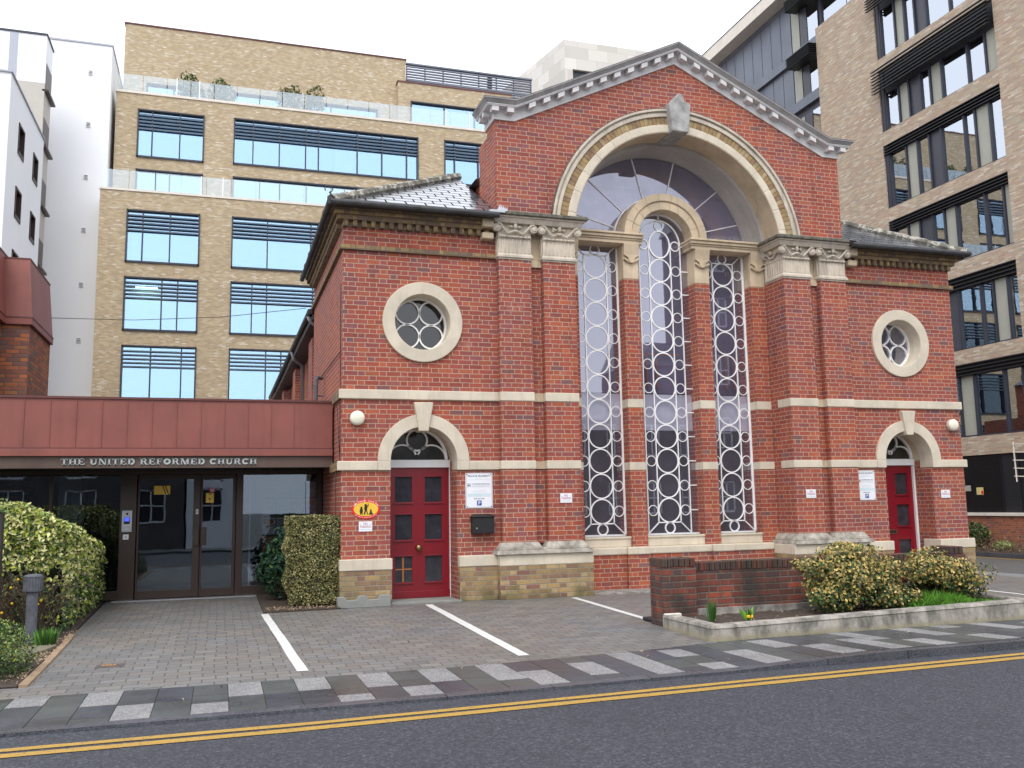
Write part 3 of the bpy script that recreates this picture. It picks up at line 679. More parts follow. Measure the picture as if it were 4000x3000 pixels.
# ---- lancet windows
def lancet(cx, hw, central):
    fr = MB(); y0, y1 = .715, .765
    HW = hw
    fr.box(cx - HW, cx - HW + .028, y0, y1, .90, 6.2 if not central else 6.25); fr.box(cx + HW - .028, cx + HW, y0, y1, .90, 6.2 if not central else 6.25)
    fr.box(cx - HW, cx + HW, y0, y1, .90, .93)
    if not central: fr.box(cx - HW, cx + HW, y0, y1, 6.16, 6.2)
    else: fr.arc(cx, 6.25, HW - .028, HW, 0, PI, y0, y1, 40)
    wo = fr.obj('lancet_window', M_tracery, church)
    t = MB(); ya, yb = .732, .746; w = .0085
    I = .425
    t.box(cx - .222 - w, cx - .222 + w, ya, yb, 1.12, 5.98 if not central else 6.24); t.box(cx + .222 - w, cx + .222 + w, ya, yb, 1.12, 5.98 if not central else 6.24)
    t.box(cx - I - w, cx - I + w, ya, yb, .92, 6.17 if not central else 6.25); t.box(cx + I - w, cx + I + w, ya, yb, .92, 6.17 if not central else 6.25)
    t.box(cx - .23, cx + .23, ya, yb, 1.11, 1.13)
    t.arc(cx, 1.022, .083, .105, 0, 2 * PI, ya, yb, 28)
    for q in (-1, 1):
        p = [(cx + q * .222, 1.12), (cx + q * I, .93)]
        dx, dz = p[1][0] - p[0][0], p[1][1] - p[0][1]; L = math.hypot(dx, dz); nx, nz = -dz / L * w, dx / L * w
        t.plate([(p[0][0] - nx, p[0][1] - nz), (p[1][0] - nx, p[1][1] - nz), (p[1][0] + nx, p[1][1] + nz), (p[0][0] + nx, p[0][1] + nz)], [], ya, yb)
        if not central:
            p = [(cx + q * .222, 5.98), (cx + q * I, 6.17)]
            dx, dz = p[1][0] - p[0][0], p[1][1] - p[0][1]; L = math.hypot(dx, dz); nx, nz = -dz / L * w, dx / L * w
            t.plate([(p[0][0] - nx, p[0][1] - nz), (p[1][0] - nx, p[1][1] - nz), (p[1][0] + nx, p[1][1] + nz), (p[0][0] + nx, p[0][1] + nz)], [], ya, yb)
    n = 11
    for i in range(n):
        z = 1.335 + i * .4435
        t.arc(cx, z, .2015, .223, 0, 2 * PI, yb - .008, yb + .002, 40)
        for q in (-1, 1):
            t.arc(cx + q * .324, z, .084, .097, 0, 2 * PI, yb - .008, yb + .002, 26)
            if central: t.box(min(cx + q * .425, cx + q * .60), max(cx + q * .425, cx + q * .60), ya, yb, z - .009, z + .009)
    if not central:
        t.box(cx - .23, cx + .23, ya, yb, 5.97, 5.99); t.arc(cx, 6.075, .08, .10, 0, 2 * PI, ya, yb, 28)
    else:
        t.arc(cx, 6.265, .199, .221, 0, 2 * PI, ya - .004, yb, 40, sz=1.22)
        for q in (-1, 1): t.arc(cx + q * .324, 6.25, .080, .098, 0, 2 * PI, ya, yb, 26)
        t.arc(cx, 6.25, .415, .437, 0, PI, ya, yb, 40, sz=1.12)
        t.arc(cx, 6.625, .075, .093, 0, 2 * PI, ya, yb, 24)
        t.box(cx - .009, cx + .009, ya, yb, 6.72, 6.84)
        for q in (-1, 1): t.box(min(cx + q * .42, cx + q * .59), max(cx + q * .42, cx + q * .59), ya, yb, 6.24, 6.258)
    t.obj('tracery', M_tracery, wo)
    g = MB()
    pts = [(cx - HW, .905), (cx + HW, .905), (cx + HW, 6.19)] + ([(cx - HW, 6.19)] if not central else arcpts(cx, 6.25, HW, 0, PI, 24))
    g.sheet(pts, [], .75); g.obj('glass', M_gchurch, wo)
lancet(-1.315, .452, False); lancet(0, .604, True); lancet(1.315, .452, False)

# small arch over the middle lancet
sa = MB(); sa.arc(0, 6.31, .549, .70, 0, PI, .468, .78, 40); sa.arc(0, 6.31, .70, .841, 0, PI, .438, .97, 40)
for i in range(9):
    a0, a1 = PI * i / 9 + .006, PI * (i + 1) / 9 - .006
    sa.arc(0, 6.31, .545, .695, a0, a1, .46, .78, 6); sa.arc(0, 6.31, .705, .845, a0, a1, .43, .97, 6)
sa.obj('small_arch', M_stone2, church, bevel=.008)
# lunette
lf = MB(); lf.arc(0, 6.10, 1.935, 1.985, 0, PI, .86, .90, 64)
lo = lf.obj('lunette_window', M_tracery, church)
lb = MB()
for deg in (22, 45, 76.5, 103.5, 135, 158):
    a = math.radians(deg); r0, r1 = .86, 1.94; w = .009; ca, sa_ = math.cos(a), math.sin(a)
    lb.plate([(r0 * ca - w * sa_, 6.25 + r0 * sa_ * .97 + w * ca), (r1 * ca - w * sa_, 6.10 + r1 * sa_ + w * ca), (r1 * ca + w * sa_, 6.10 + r1 * sa_ - w * ca), (r0 * ca + w * sa_, 6.25 + r0 * sa_ * .97 - w * ca)], [], .872, .886)
lb.arc(0, 6.31, .86, .885, 0, PI, .84, .89, 36)
lb.obj('glazing_bar', M_tracery, lo)
lg = MB(); lg.sheet([(-1.96, 6.34)] + arcpts(0, 6.10, 1.96, PI - .12, .12, 50) + [(1.96, 6.34)] + arcpts(0, 6.31, .84, .035, PI - .035, 30), [], .89)
lg.obj('glass', M_glunette, lo)
lw = MB(); lw.arc(0, ZC, 1.985, 2.6, 0, PI, .78, 1.0, 48); lw.obj('window_head_wall', M_plaster, church)
# arch orders
ar = MB(); ar.arc(0, ZC, 2.06, 2.19, 0, PI, G - .045, .33, 72)
for i in range(17): ar.arc(0, ZC, 2.048, 2.195, PI * i / 17 + .0017, PI * (i + 1) / 17 - .0017, G - .05, .0, 6)
ar.obj('arch_stone_order', M_stone, church, bevel=.012)
ar = MB(); ar.arc(0, ZC, 2.04, 2.07, 0, PI, G - .04, .34, 72); ar.obj('arch_soffit', M_stone2, church)
ar = MB(); ar.arc(0, ZC, 1.975, 2.2, 0, PI, .335, .62, 72)
ar.cone_arc(0, 6.07, 1.955, 1.93, 0, PI, .62, .88, 64); ar.arc(0, 6.07, 1.955, 2.15, 0, PI, .615, .62, 60)
ar.obj('arch_reveal', M_plaster, church, fix=False)
# yellow voussoirs as single bricks
vb = MB(); nv = 86
for i in range(nv):
    a0 = PI * i / nv + .0015; a1 = PI * (i + 1) / nv - .0015
    vb.arc(0, ZC, 2.197 + random.uniform(0, .003), 2.335, a0, a1, G - .035 + random.uniform(-.003, .003), .05, 1, mi=random.choice([0, 0, 1, 2]))
M_vA = plain('voussoir_ochre', (.30, .205, .095), .85, var=.3, vs=9); M_vB = plain('voussoir_brown', (.25, .16, .09), .85, var=.3, vs=9); M_vC = plain('voussoir_buff', (.36, .27, .15), .85, var=.3, vs=9)
vb.obj('voussoir_ring', [M_vA, M_vB, M_vC], church)
hm = MB()
for r0, r1, y0 in ((2.335, 2.40, G - .06), (2.40, 2.43, G - .045), (2.43, 2.475, G - .085)): hm.arc(0, ZC, r0, r1, 0, PI, y0, .05, 80)
hm.obj('hood_mould', M_capstone, church, bevel=.008)
hm = MB(); hm.arc(0, ZC, 2.475, 2.486, math.radians(8), math.radians(172), G - .08, .05, 80); hm.obj('hood_weathering', M_soot, church)
ks = MB(); yk = G - .20
ks.plate([(-.17, 8.06), (.15, 8.06), (.215, 8.60), (.10, 8.64), (.055, 8.74), (0, 8.80), (-.10, 8.72), (-.13, 8.66), (-.23, 8.58)], [], yk, .35)
ks.obj('arch_keystone', plain('keystone_stone', (.34, .335, .32), .9, var=.35, vs=6, bmp=.5, bs=40), church, bevel=.02)

# gable wall
gz = lambda x: 8.0 if abs(x) > 3.1 else 8.0 + (3.1 - abs(x)) * .471
out = [(-3.433, 6.30), (-3.433, 8.0), (-3.1, 8.0), (0, 9.46), (3.1, 8.0), (3.433, 8.0), (3.433, 6.30)]
r = 2.06; a0 = math.asin((6.30 - ZC) / r)
out += arcpts(0, ZC, r, a0, PI - a0, 48)
gw = MB(); gw.plate(out, [], G, .40); gw.obj('gable_wall', M_brick, church)
gb = MB()   # back body of the tower front above the wings
gb.plate([(-3.40, 6.1), (-3.40, 7.9), (0, 9.3), (3.40, 7.9), (3.40, 6.1), (2.55, 6.1)] + arcpts(0, ZC, 2.55, .02, PI - .02, 30) + [(-2.55, 6.1)], [], .401, 1.02)
gb.obj('gable_back', M_brick, church)
# gable cornice
def path(off, over):
    X = 3.433 + over
    return [(-X, 8.0 + off), (-3.1 - off * .1, 8.0 + off), (0, 9.46 + off * 1.09), (3.1 + off * .1, 8.0 + off), (X, 8.0 + off)]
def layer(mb, z0, z1, pr0, pr1=None, mi=0):
    pr1 = pr0 if pr1 is None else pr1
    a = path(z0, pr0); b = path(z1, pr1)
    n = len(a); yb = .46
    v = [(x, G - pr0, z) for x, z in a] + [(x, G - pr1, z) for x, z in b] + [(x, yb, z) for x, z in a] + [(x, yb, z) for x, z in b]
    f = []
    for i in range(n - 1):
        f += [(i, i + 1, n + i + 1, n + i), (2 * n + i, 3 * n + i, 3 * n + i + 1, 2 * n + i + 1), (i, 2 * n + i, 2 * n + i + 1, i + 1), (n + i, n + i + 1, 3 * n + i + 1, 3 * n + i)]
    f += [(0, n, 3 * n, 2 * n), (n - 1, 3 * n - 1, 4 * n - 1, 2 * n - 1)]
    mb.add(v, f, mi)
cn = MB(); layer(cn, -.03, .10, .025); layer(cn, .10, .15, .035)
layer(cn, .15, .168, .175); layer(cn, .168, .182, .185)
cg = MB(); layer(cg, .183, .243, .18, .235); layer(cg, .243, .262, .245); cg.obj('cornice_cyma', plain('cornice_weathered', (.36, .345, .34), .8, var=.2, vs=4, streak=.5), church)
gc = cn.obj('gable_cornice', M_cornice, church)
lead = MB(); layer(lead, .263, .273, .25); lead.obj('cornice_flashing', plain('lead_flashing', (.20, .18, .19), .6, var=.3), church)
def modil(x, slope, y0=G - .165, w=.118):
    zc = gz(x) + .064
    m = MB(); h = .084; k = .471 * slope
    v = []
    for yy in (y0, G - .03):
        v += [(x - w / 2, yy, zc - k * w / 2), (x + w / 2, yy, zc + k * w / 2), (x + w / 2, yy, zc + h + k * w / 2), (x - w / 2, yy, zc + h - k * w / 2)]
    m.add(v, [(0, 1, 2, 3), (4, 7, 6, 5), (0, 4, 5, 1), (1, 5, 6, 2), (2, 6, 7, 3), (3, 7, 4, 0)])
    m.obj('modillion', M_cornice, church)
for q in (-1, 1):
    for i in range(11):
        if q > 0 and i == 8: continue
        modil(q * (.13 + i * .268), -q)
    modil(q * 3.20, 0); modil(q * 3.47, 0)
for i in range(2):
    m = MB(); m.box(-3.433 - .165, -3.433 - .03, .03 + i * .22, .13 + i * .22, 8.066, 8.148); m.obj('modillion', M_cornice, church)

# ---- wing cornices, roofs, gutters
for s in (-1, 1):
    c = MB()
    def ring(z0, z1, o):     # front piece and side return
        x0, x1 = sorted((s * 3.44, s * (5.965 + o))); c.box(x0, x1, -o, .1, z0, z1)
        x0, x1 = sorted((s * 5.8, s * (5.965 + o))); c.box(x0, x1, .1, 4.7, z0, z1)
    ring(5.555, 5.63, .055); ring(6.03, 6.105, .10); ring(6.105, 6.18, .15); ring(6.18, 6.20, .18)
    x0, x1 = sorted((s * 3.44, s * 5.972)); c.box(x0, x1, -.008, .1, 5.925, 6.03); x0, x1 = sorted((s * 5.9, s * 5.972)); c.box(x0, x1, .1, 4.7, 5.925, 6.03)
    c.obj('corbel_course', M_corbel, church)
    pieces('dentil', M_corbel, church, [(s * (5.93 - i * .146) - .035, s * (5.93 - i * .146) + .035, -.085, 0, 5.925, 6.035) for i in range(17)])
    if s < 0: pieces('dentil', M_corbel, church, [(-6.05, -5.96, .145 + i * .15, .215 + i * .15, 5.925, 6.035) for i in range(28)])
    # corner blocks at the junction of wing cornice and capital
    x0, x1 = sorted((s * 3.50, s * 3.70)); pieces('cornice_stop', M_stone2, church, [(x0, x1, -.16, .05, 5.86, 5.97), (x0, x1, -.20, .05, 6.05, 6.2)], bevel=.02)
    # hipped slate roof, pitch .59
    ex, ey, ez, k = 6.18, -.30, 6.235, .59
    T = ex - 3.44
    rf = MB()
    A = (s * ex, ey, ez); B = (s * 3.44, ey, ez); Hh = (s * 3.44, ey + T, ez + k * T); D_ = (s * ex, 4.75, ez)
    hy = 4.75; E_ = (s * (ex - (hy - ey) / 2), (hy + ey) / 2, ez + k * (hy - ey) / 2)
    t2 = (hy - ey) / 2
    Pk = (s * (ex - t2), ey + t2, ez + k * t2)
    rf.add([A, B, Hh, (s * 3.44, 4.75, ez + k * T), D_], [(0, 1, 2), (0, 2, 3, 4)]); t2 = T
    ro = rf.obj('wing_roof', M_slate, church, fix=True)
    mo = ro.modifiers.new('thick', 'SOLIDIFY'); mo.thickness = .02
    hp = MB(); npz = 11
    for i in range(npz):
        t0 = t2 * i / npz; t1 = t2 * (i + 1.06) / npz
        f_ = lambda t: (s * (ex - t), ey + t, ez + k * t + .015)
        hp.tube([f_(t0), f_(t1)], .085, 8, rs=[.092, .08])
    hp.obj('hip_tiles', M_ridge, church)
    gt = MB()
    gt.tube([(s * 3.46, -.345, 6.215), (s * 6.20, -.345, 6.215)], .05, 10); gt.tube([(s * 6.21, -.36, 6.215), (s * 6.21, 4.72, 6.20)], .05, 10)
    gt.box(min(s * 3.46, s * 6.25), max(s * 3.46, s * 6.25), -.33, -.10, 6.195, 6.215)
    for i in range(6):
        gt.tube([(s * 6.21, .2 + i * .85, 6.213), (s * 6.21, .28 + i * .85, 6.213)], .058, 10)
    gt.obj('gutter', M_lead, church)
    fs = MB()
    if s < 0:
        for i in range(5): fs.add([(-3.50 + i * .03, -.34, 6.29), (-3.44 + i * .03, -.34, 6.29), (-3.43 + i * .03, -.32, 6.42 - i * .015)], [(0, 1, 2)])
        fs.box(-3.62, -3.36, -.36, .0, 6.26, 6.30)
    else: fs.box(3.42, 3.58, -.33, .05, 6.27, 6.31)
    fs.obj('lead_flashing', M_steel, church, fix=False)
    # side wall of the wing
    sw = MB(); x0, x1 = sorted((s * 5.62, s * 5.964)); sw.box(x0, x1, .341, 4.65, -.4, 6.15); sw.obj('side_wall', M_brick, church)
# scroll finial at the left hip end
fn = MB(); fn.tube([(-6.22 + .05 * math.sin(t) - .02 * (t > 2), -.34, 6.36 + .05 * (1 - math.cos(t))) for t in [i * .45 for i in range(13)]], .010, 6); fn.tube([(-6.14, -.34, 6.26), (-6.22, -.34, 6.36)], .012, 6)
fn.obj('hip_iron', M_lead, church)
# long aisle behind the left wing: wall, buttresses, gutter, roof
aw = MB(); aw.box(-5.62, -5.2, 4.651, 26, -.4, 5.35)
ao = aw.obj('aisle_wall', M_brick, church)
pieces('buttress', M_brick, church, [(-5.86, -5.621, y - .9, y, -.4, 5.25) for y in (7.0, 11.8, 16.6, 21.4)])
gt = MB(); gt.tube([(-6.05, 4.66, 5.52), (-6.05, 20.5, 5.58)], .06, 8); gt.box(-6.0, -5.62, 4.66, 20.5, 5.36, 5.46)
gt.obj('aisle_gutter', M_lead, church)
rf = MB(); rf.hexa([(-6.08, 4.66, 5.5), (-3.2, 4.66, 7.1), (-3.2, 21, 7.1), (-6.08, 21, 5.5), (-6.08, 4.66, 5.56), (-3.2, 4.66, 7.2), (-3.2, 21, 7.2), (-6.08, 21, 5.56)]); rf.obj('aisle_roof', M_slate, church)
dp = MB(); dp.tube([(-6.05, 4.9, 5.47), (-6.02, 4.92, 5.38), (-5.74, 5.1, 5.22), (-5.72, 5.1, 5.1), (-5.72, 5.1, .0)], .05, 10)
dp.obj('downpipe', M_pipe, church, smooth=True)
dp = MB(); dp.tube([(-6.05, 9.6, 5.5), (-5.98, 9.7, 5.3), (-5.75, 10.0, 5.2), (-5.72, 10.05, .0)], .05, 10); dp.obj('downpipe', M_pipe, church, smooth=True)
# main roof and body (behind the gable)
mb = MB(); mb.box(-3.3, 3.3, 1.2, 24, -.4, 7.4); mb.box(3.3, 5.61, 4.6, 24, -.4, 5.4); mb.obj('nave_wall', M_brick, church)
mr = MB(); mr.plate([(-3.45, 7.35), (3.45, 7.35), (0, 9.0)], [], 1.1, 24); mr.obj('nave_roof', M_slate, church)
# dark interior behind the windows with a gallery, pale curtain and timber frames
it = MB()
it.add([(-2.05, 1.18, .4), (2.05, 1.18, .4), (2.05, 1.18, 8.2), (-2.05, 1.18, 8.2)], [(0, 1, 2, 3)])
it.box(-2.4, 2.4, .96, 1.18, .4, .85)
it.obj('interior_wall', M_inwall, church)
it = MB(); it.box(-2.04, 2.04, 1.10, 1.12, 3.5, 8.1); it.obj('haze_backing', plain('interior_lavender', (.20, .165, .26), .9, var=.25, vs=1.2), church)  # added lavender surface, lifts the dark behind the upper glass to a purple haze
it = MB(); it.box(-1.75, -.88, .80, .81, 2.78, 3.44); it.box(-.59, .59, .80, .81, 2.78, 3.44); it.box(.88, 1.75, .80, .81, 2.78, 3.44); it.obj('interior_curtain', M_curtain, church)
it = MB()
for x in (-.22, -.02, 1.45, 1.62): it.box(x, x + .03, 1.02, 1.06, 3.6, 4.25)
it.box(-.3, .5, 1.02, 1.05, 4.22, 4.25); it.obj('interior_timber', M_wood, church)

# wall fixings: bulkhead lamps, signs, letterbox
for x, w in ((-5.73, 'left'), (5.735, 'right')):
    t = root('wall_lamp', 'round cream bulkhead lamp on brick beside the arch of the %s red door' % ('left' if x < 0 else 'right hand'), 'lamp', (x, 0, 2.86), 'bulkhead lamps on the church front')
    m = MB(); m.lathe((x, -.002, 2.86), [(.10, 0), (.115, -.02), (.115, -.035)], 28, axis='y'); m.obj('back_plate', M_cornice, t)
    m = MB(); m.lathe((x, -.035, 2.86), [(.112, 0), (.112, -.05), (.10, -.07), (.06, -.085), (.004, -.09)], 28, axis='y'); m.obj('diffuser', M_lampw, t, smooth=True)
def noparking(x, z, lab, first=False, y=0):
    t = root('no_parking_sign', lab, 'sign', (x, y, z), 'small NO PARKING signs on the church wall')
    m = MB(); m.box(x - .103, x + .103, y - .012, y - .002, z - .076, z + .076); m.obj('plate', M_sign, t, bevel=.003)
    s_ = textmesh('NO', .062, .036, (x, z + .042), y - .0135, M_inkr, None); s2 = textmesh('PARKING', .165, .036, (x, z - .002), y - .0135, M_inkr, None)
    s_.add(s2.v, s2.f); s_.obj('lettering', M_inkr, t)
    textmesh('Private URC Car Park', .155, .018, (x, z - .045), y - .0135, M_inkg, t, 'small_lettering')
    m = MB()
    for q in (-1, 1): m.lathe((x + q * .078, y - .012, z + .035), [(.006, 0), (.005, -.004)], 8, axis='y')
    m.obj('screw', M_steel, t)
noparking(-5.59, 1.19, 'white NO PARKING sign below the oval award sign on the brickwork')
noparking(-2.33, 1.575, 'white NO PARKING sign on the pilaster right of the black letterbox', y=PY)
noparking(2.37, 1.585, 'white NO PARKING sign on the pilaster left of the right private property sign', y=PY)
noparking(5.48, 1.545, 'white NO PARKING sign at the far right corner beyond the right red door')
def priv(x0, x1, z0, z1, lab):
    t = root('private_property_sign', lab, 'sign', ((x0 + x1) / 2, 0, (z0 + z1) / 2), 'large PRIVATE PROPERTY signs')
    xm = (x0 + x1) / 2; w = x1 - x0; h = z1 - z0; y = -.012
    m = MB(); m.box(x0, x1, y, -.002, z0, z1); m.obj('plate', M_sign, t, bevel=.003)
    m = MB(); m.plate(rect(x0 + .012, x1 - .012, z0 + .012, z1 - .012), [rect(x0 + .015, x1 - .015, z0 + .015, z1 - .015)], y - .0012, y - .0004)
    for q in (-1, 1):
        for r_ in (z0 + .022, z1 - .022): m.lathe((xm + q * (w / 2 - .025), y, r_), [(.010, 0), (.008, -.005)], 8, axis='y')
    m.obj('border', M_ink, t)
    a = textmesh('PRIVATE PROPERTY', w * .84, .028, (xm, z1 - .052), y - .001, M_ink, None, bold=True)
    b = textmesh('0845 463 5050', w * .38, .018, (xm, z0 + h * .265), y - .001, M_ink, None, bold=True); a.add(b.v, b.f)
    b = textmesh('AUTHORISED VEHICLES ONLY', w * .66, .017, (xm + w * .08, z1 - h * .315), y - .001, M_ink, None, bold=True); a.add(b.v, b.f)
    a.plate(rect(x0 + .03, x0 + .085, z1 - h * .40, z1 - h * .30), [rect(x0 + .034, x0 + .081, z1 - h * .393, z1 - h * .307)], y - .0015, y - .0005)
    a.plate([(x0 + .042, z1 - h * .375), (x0 + .06, z1 - h * .375), (x0 + .075, z1 - h * .355), (x0 + .06, z1 - h * .33), (x0 + .042, z1 - h * .33)], [], y - .0015, y - .0005)
    a.obj('lettering', M_ink, t)
    a = textmesh('Parking permit conditions', w * .3, .012, (xm, z1 - h * .17), y - .001, M_inkg, None)
    for zz in (.345, .365, .385, .405): a.box(x0 + .10, x1 - .05, y - .0012, y - .0004, z1 - h * zz - .001, z1 - h * zz + .0012)
    for zz in (.51, .54, .57): a.box(xm - w * .25, xm + w * .25, y - .0012, y - .0004, z1 - h * zz - .001, z1 - h * zz + .0012)
    a.box(x0 + .02, x1 - .02, y - .0012, y - .0004, z1 - h * .20, z1 - h * .195)
    a.obj('small_print', M_inkg, t)
    a = MB(); a.box(x0 + .035, x1 - .03, y - .0012, y - .0004, z1 - h * .68, z1 - h * .59); a.obj('tinted_panel', plain('sign_tint', (.60, .72, .78), .5), t)
    a = MB(); a.box(xm - .038, xm + .038, y - .002, y - .0005, z0 + .04, z0 + .12); lo_ = a.obj('parking_logo', M_signblue, t)
    textmesh('P', .036, .056, (xm + .002, z0 + .08), y - .0028, M_sign, lo_, 'logo_letter', bold=True)
priv(-3.995, -3.545, 1.44, 2.0, 'white PRIVATE PROPERTY sign above the black letterbox, right of the left red door')
priv(3.48, 3.875, 1.45, 2.0, 'white PRIVATE PROPERTY sign on brick just left of the right red door')
t = root('letterbox', 'black metal letterbox with pitched lid on the brick wall below the private property sign', 'letterbox', (-3.735, 0, 1.04))
m = MB(); m.box(-3.915, -3.555, -.125, -.002, 1.04, 1.30); m.box(-3.875, -3.565, -.13, -.125, 1.05, 1.27); m.obj('body', M_black, t, bevel=.006)
m = MB(); m.hexa([(-3.94, -.15, 1.30), (-3.53, -.15, 1.30), (-3.53, -.0, 1.30), (-3.94, -.0, 1.30), (-3.94, -.15, 1.308), (-3.53, -.15, 1.308), (-3.60, -.0, 1.345), (-3.87, -.0, 1.345)]); m.obj('lid', M_black, t, bevel=.003)
m = MB(); m.lathe((-3.85, -.13, 1.12), [(.012, 0), (.012, -.006), (.004, -.008)], 12, axis='y'); m.obj('lock', M_steel, t)
t = root('oval_award_sign', 'yellow and red oval award sign with black child silhouettes left of the left red door', 'sign', (-5.585, 0, 1.455))
cx, cz = -5.585, 1.455
def ell(a, b, n=48): return [(cx + a * math.cos(2 * PI * i / n), cz + b * math.sin(2 * PI * i / n)) for i in range(n)]
m = MB(); m.plate(ell(.218, .147), [], -.012, -.002); m.obj('rim', M_red, t)
m = MB(); m.plate(ell(.188, .108), [], -.0145, -.0125); m.obj('panel', M_yellow, t)
m = MB()
def fig(pts): m.plate([(cx + a, cz + b) for a, b in pts], [], -.0165, -.0148)
# standing child with raised hand, child with long coat, seated child
m.plate([(cx - .005 + .022 * math.cos(a), cz + .058 + .02 * math.sin(a)) for a in [i * PI / 6 for i in range(12)]], [], -.0165, -.0148)
fig([(-.02, .04), (.012, .04), (.03, .062), (.028, .088), (.036, .09), (.042, .058), (.02, .022), (.016, -.02), (.03, -.075), (.045, -.08), (.02, -.085), (.0, -.02), (-.012, -.08), (-.035, -.085), (-.02, -.02), (-.03, .01)])
m.plate([(cx - .07 + .016 * math.cos(a), cz + .022 + .018 * math.sin(a)) for a in [i * PI / 6 for i in range(12)]], [], -.0165, -.0148)
fig([(-.085, .01), (-.055, .01), (-.045, -.03), (-.052, -.05), (-.05, -.085), (-.062, -.085), (-.066, -.06), (-.076, -.085), (-.09, -.08), (-.092, -.04), (-.1, -.03)])
m.plate([(cx + .075 + .013 * math.cos(a), cz - .018 + .015 * math.sin(a)) for a in [i * PI / 6 for i in range(12)]], [], -.0165, -.0148)
fig([(.062, -.03), (.088, -.03), (.095, -.06), (.112, -.07), (.11, -.085), (.05, -.085), (.04, -.075), (.058, -.06)])
m.obj('silhouettes', M_blackink, t)
def curved(text, a0, a1, ra, rb, h, flip=1):
    s_ = MB(); n = len(text)
    for i, ch in enumerate(text):
        if ch == ' ': continue
        a = a0 + (a1 - a0) * (i + .5) / n
        px, pz = cx + ra * math.cos(a), cz + rb * math.sin(a)
        tx, tz = -ra * math.sin(a), rb * math.cos(a); L = math.hypot(tx, tz); tx, tz = -tx / L * flip, -tz / L * flip
        e = textmesh(ch, h * .62, h if ch.isupper() or ch in 'dhlfk' else h * .72, (0, 0), 0, None, None)
        s_.add([(px + x * tx - z * tz, -.0135, pz + x * tz + z * tx) for x, y, z in e.v], e.f)
    return s_
c1_ = curved('Child Friendly Church Award', math.radians(160), math.radians(20), .202, .128, .022)
c2_ = curved('The United Reformed Church', math.radians(215), math.radians(325), .202, .128, .016, -1)
c1_.add(c2_.v, c2_.f); c1_.obj('lettering', M_sign, t)
# cable and stub pipe on the church side
t = MB(); t.tube([(-5.985, .05, 5.0), (-5.985, .05, 2.3)], .006, 5); t.tube([(-5.985, .08, 3.92), (-5.985, 4.5, 3.92)], .008, 5); t.tube([(-6.05, .02, 2.05), (-6.035, .0, .75)], .006, 5); t.tube([(-6.035, .0, 3.1), (-5.985, .05, 2.2)], .005, 5)
tag(t.obj('wall_cable', M_black), 'thin black cable clipped down the left corner of the church', 'cable')
# ================================================================== ENTRANCE LINK BUILDING
lk = root('entrance_building', 'low entrance building with red metal fascia, brown glazed doors and THE UNITED REFORMED CHURCH lettering', 'building', (-9, 2.6, 0))
XL = -14.2
m = MB(); m.box(XL, -6.0, .93, 1.05, 2.455, 3.20); 
for i in range(24):
    x = -6.62 - i * .358
    if x > XL: m.box(x - .006, x + .006, .918, .93, 2.455, 3.20)
m.obj('fascia', M_copper, lk)
m = MB(); m.box(XL, -5.99, .905, 1.06, 3.20, 3.235); m.box(XL, -6.0, .915, 1.0, 2.435, 2.453); m.obj('fascia_capping', M_copperd, lk)
m = MB(); m.box(XL, -5.995, .89, 1.05, 2.325, 2.433); m.obj('fascia_drip', M_copper, lk, bevel=.004)
m = MB(); m.box(XL, -5.99, .95, 1.06, 2.145, 2.323); m.obj('sign_beam', M_beam, lk)
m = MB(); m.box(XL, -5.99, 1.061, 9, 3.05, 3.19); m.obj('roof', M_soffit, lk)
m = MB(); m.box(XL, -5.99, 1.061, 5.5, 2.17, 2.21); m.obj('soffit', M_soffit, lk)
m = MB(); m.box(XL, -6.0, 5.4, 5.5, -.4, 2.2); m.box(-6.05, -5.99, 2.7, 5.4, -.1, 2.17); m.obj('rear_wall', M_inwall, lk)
m = MB(); m.box(XL, -6.0, 2.7, 5.4, -.1, .012); m.obj('interior_floor', M_conc2, lk)
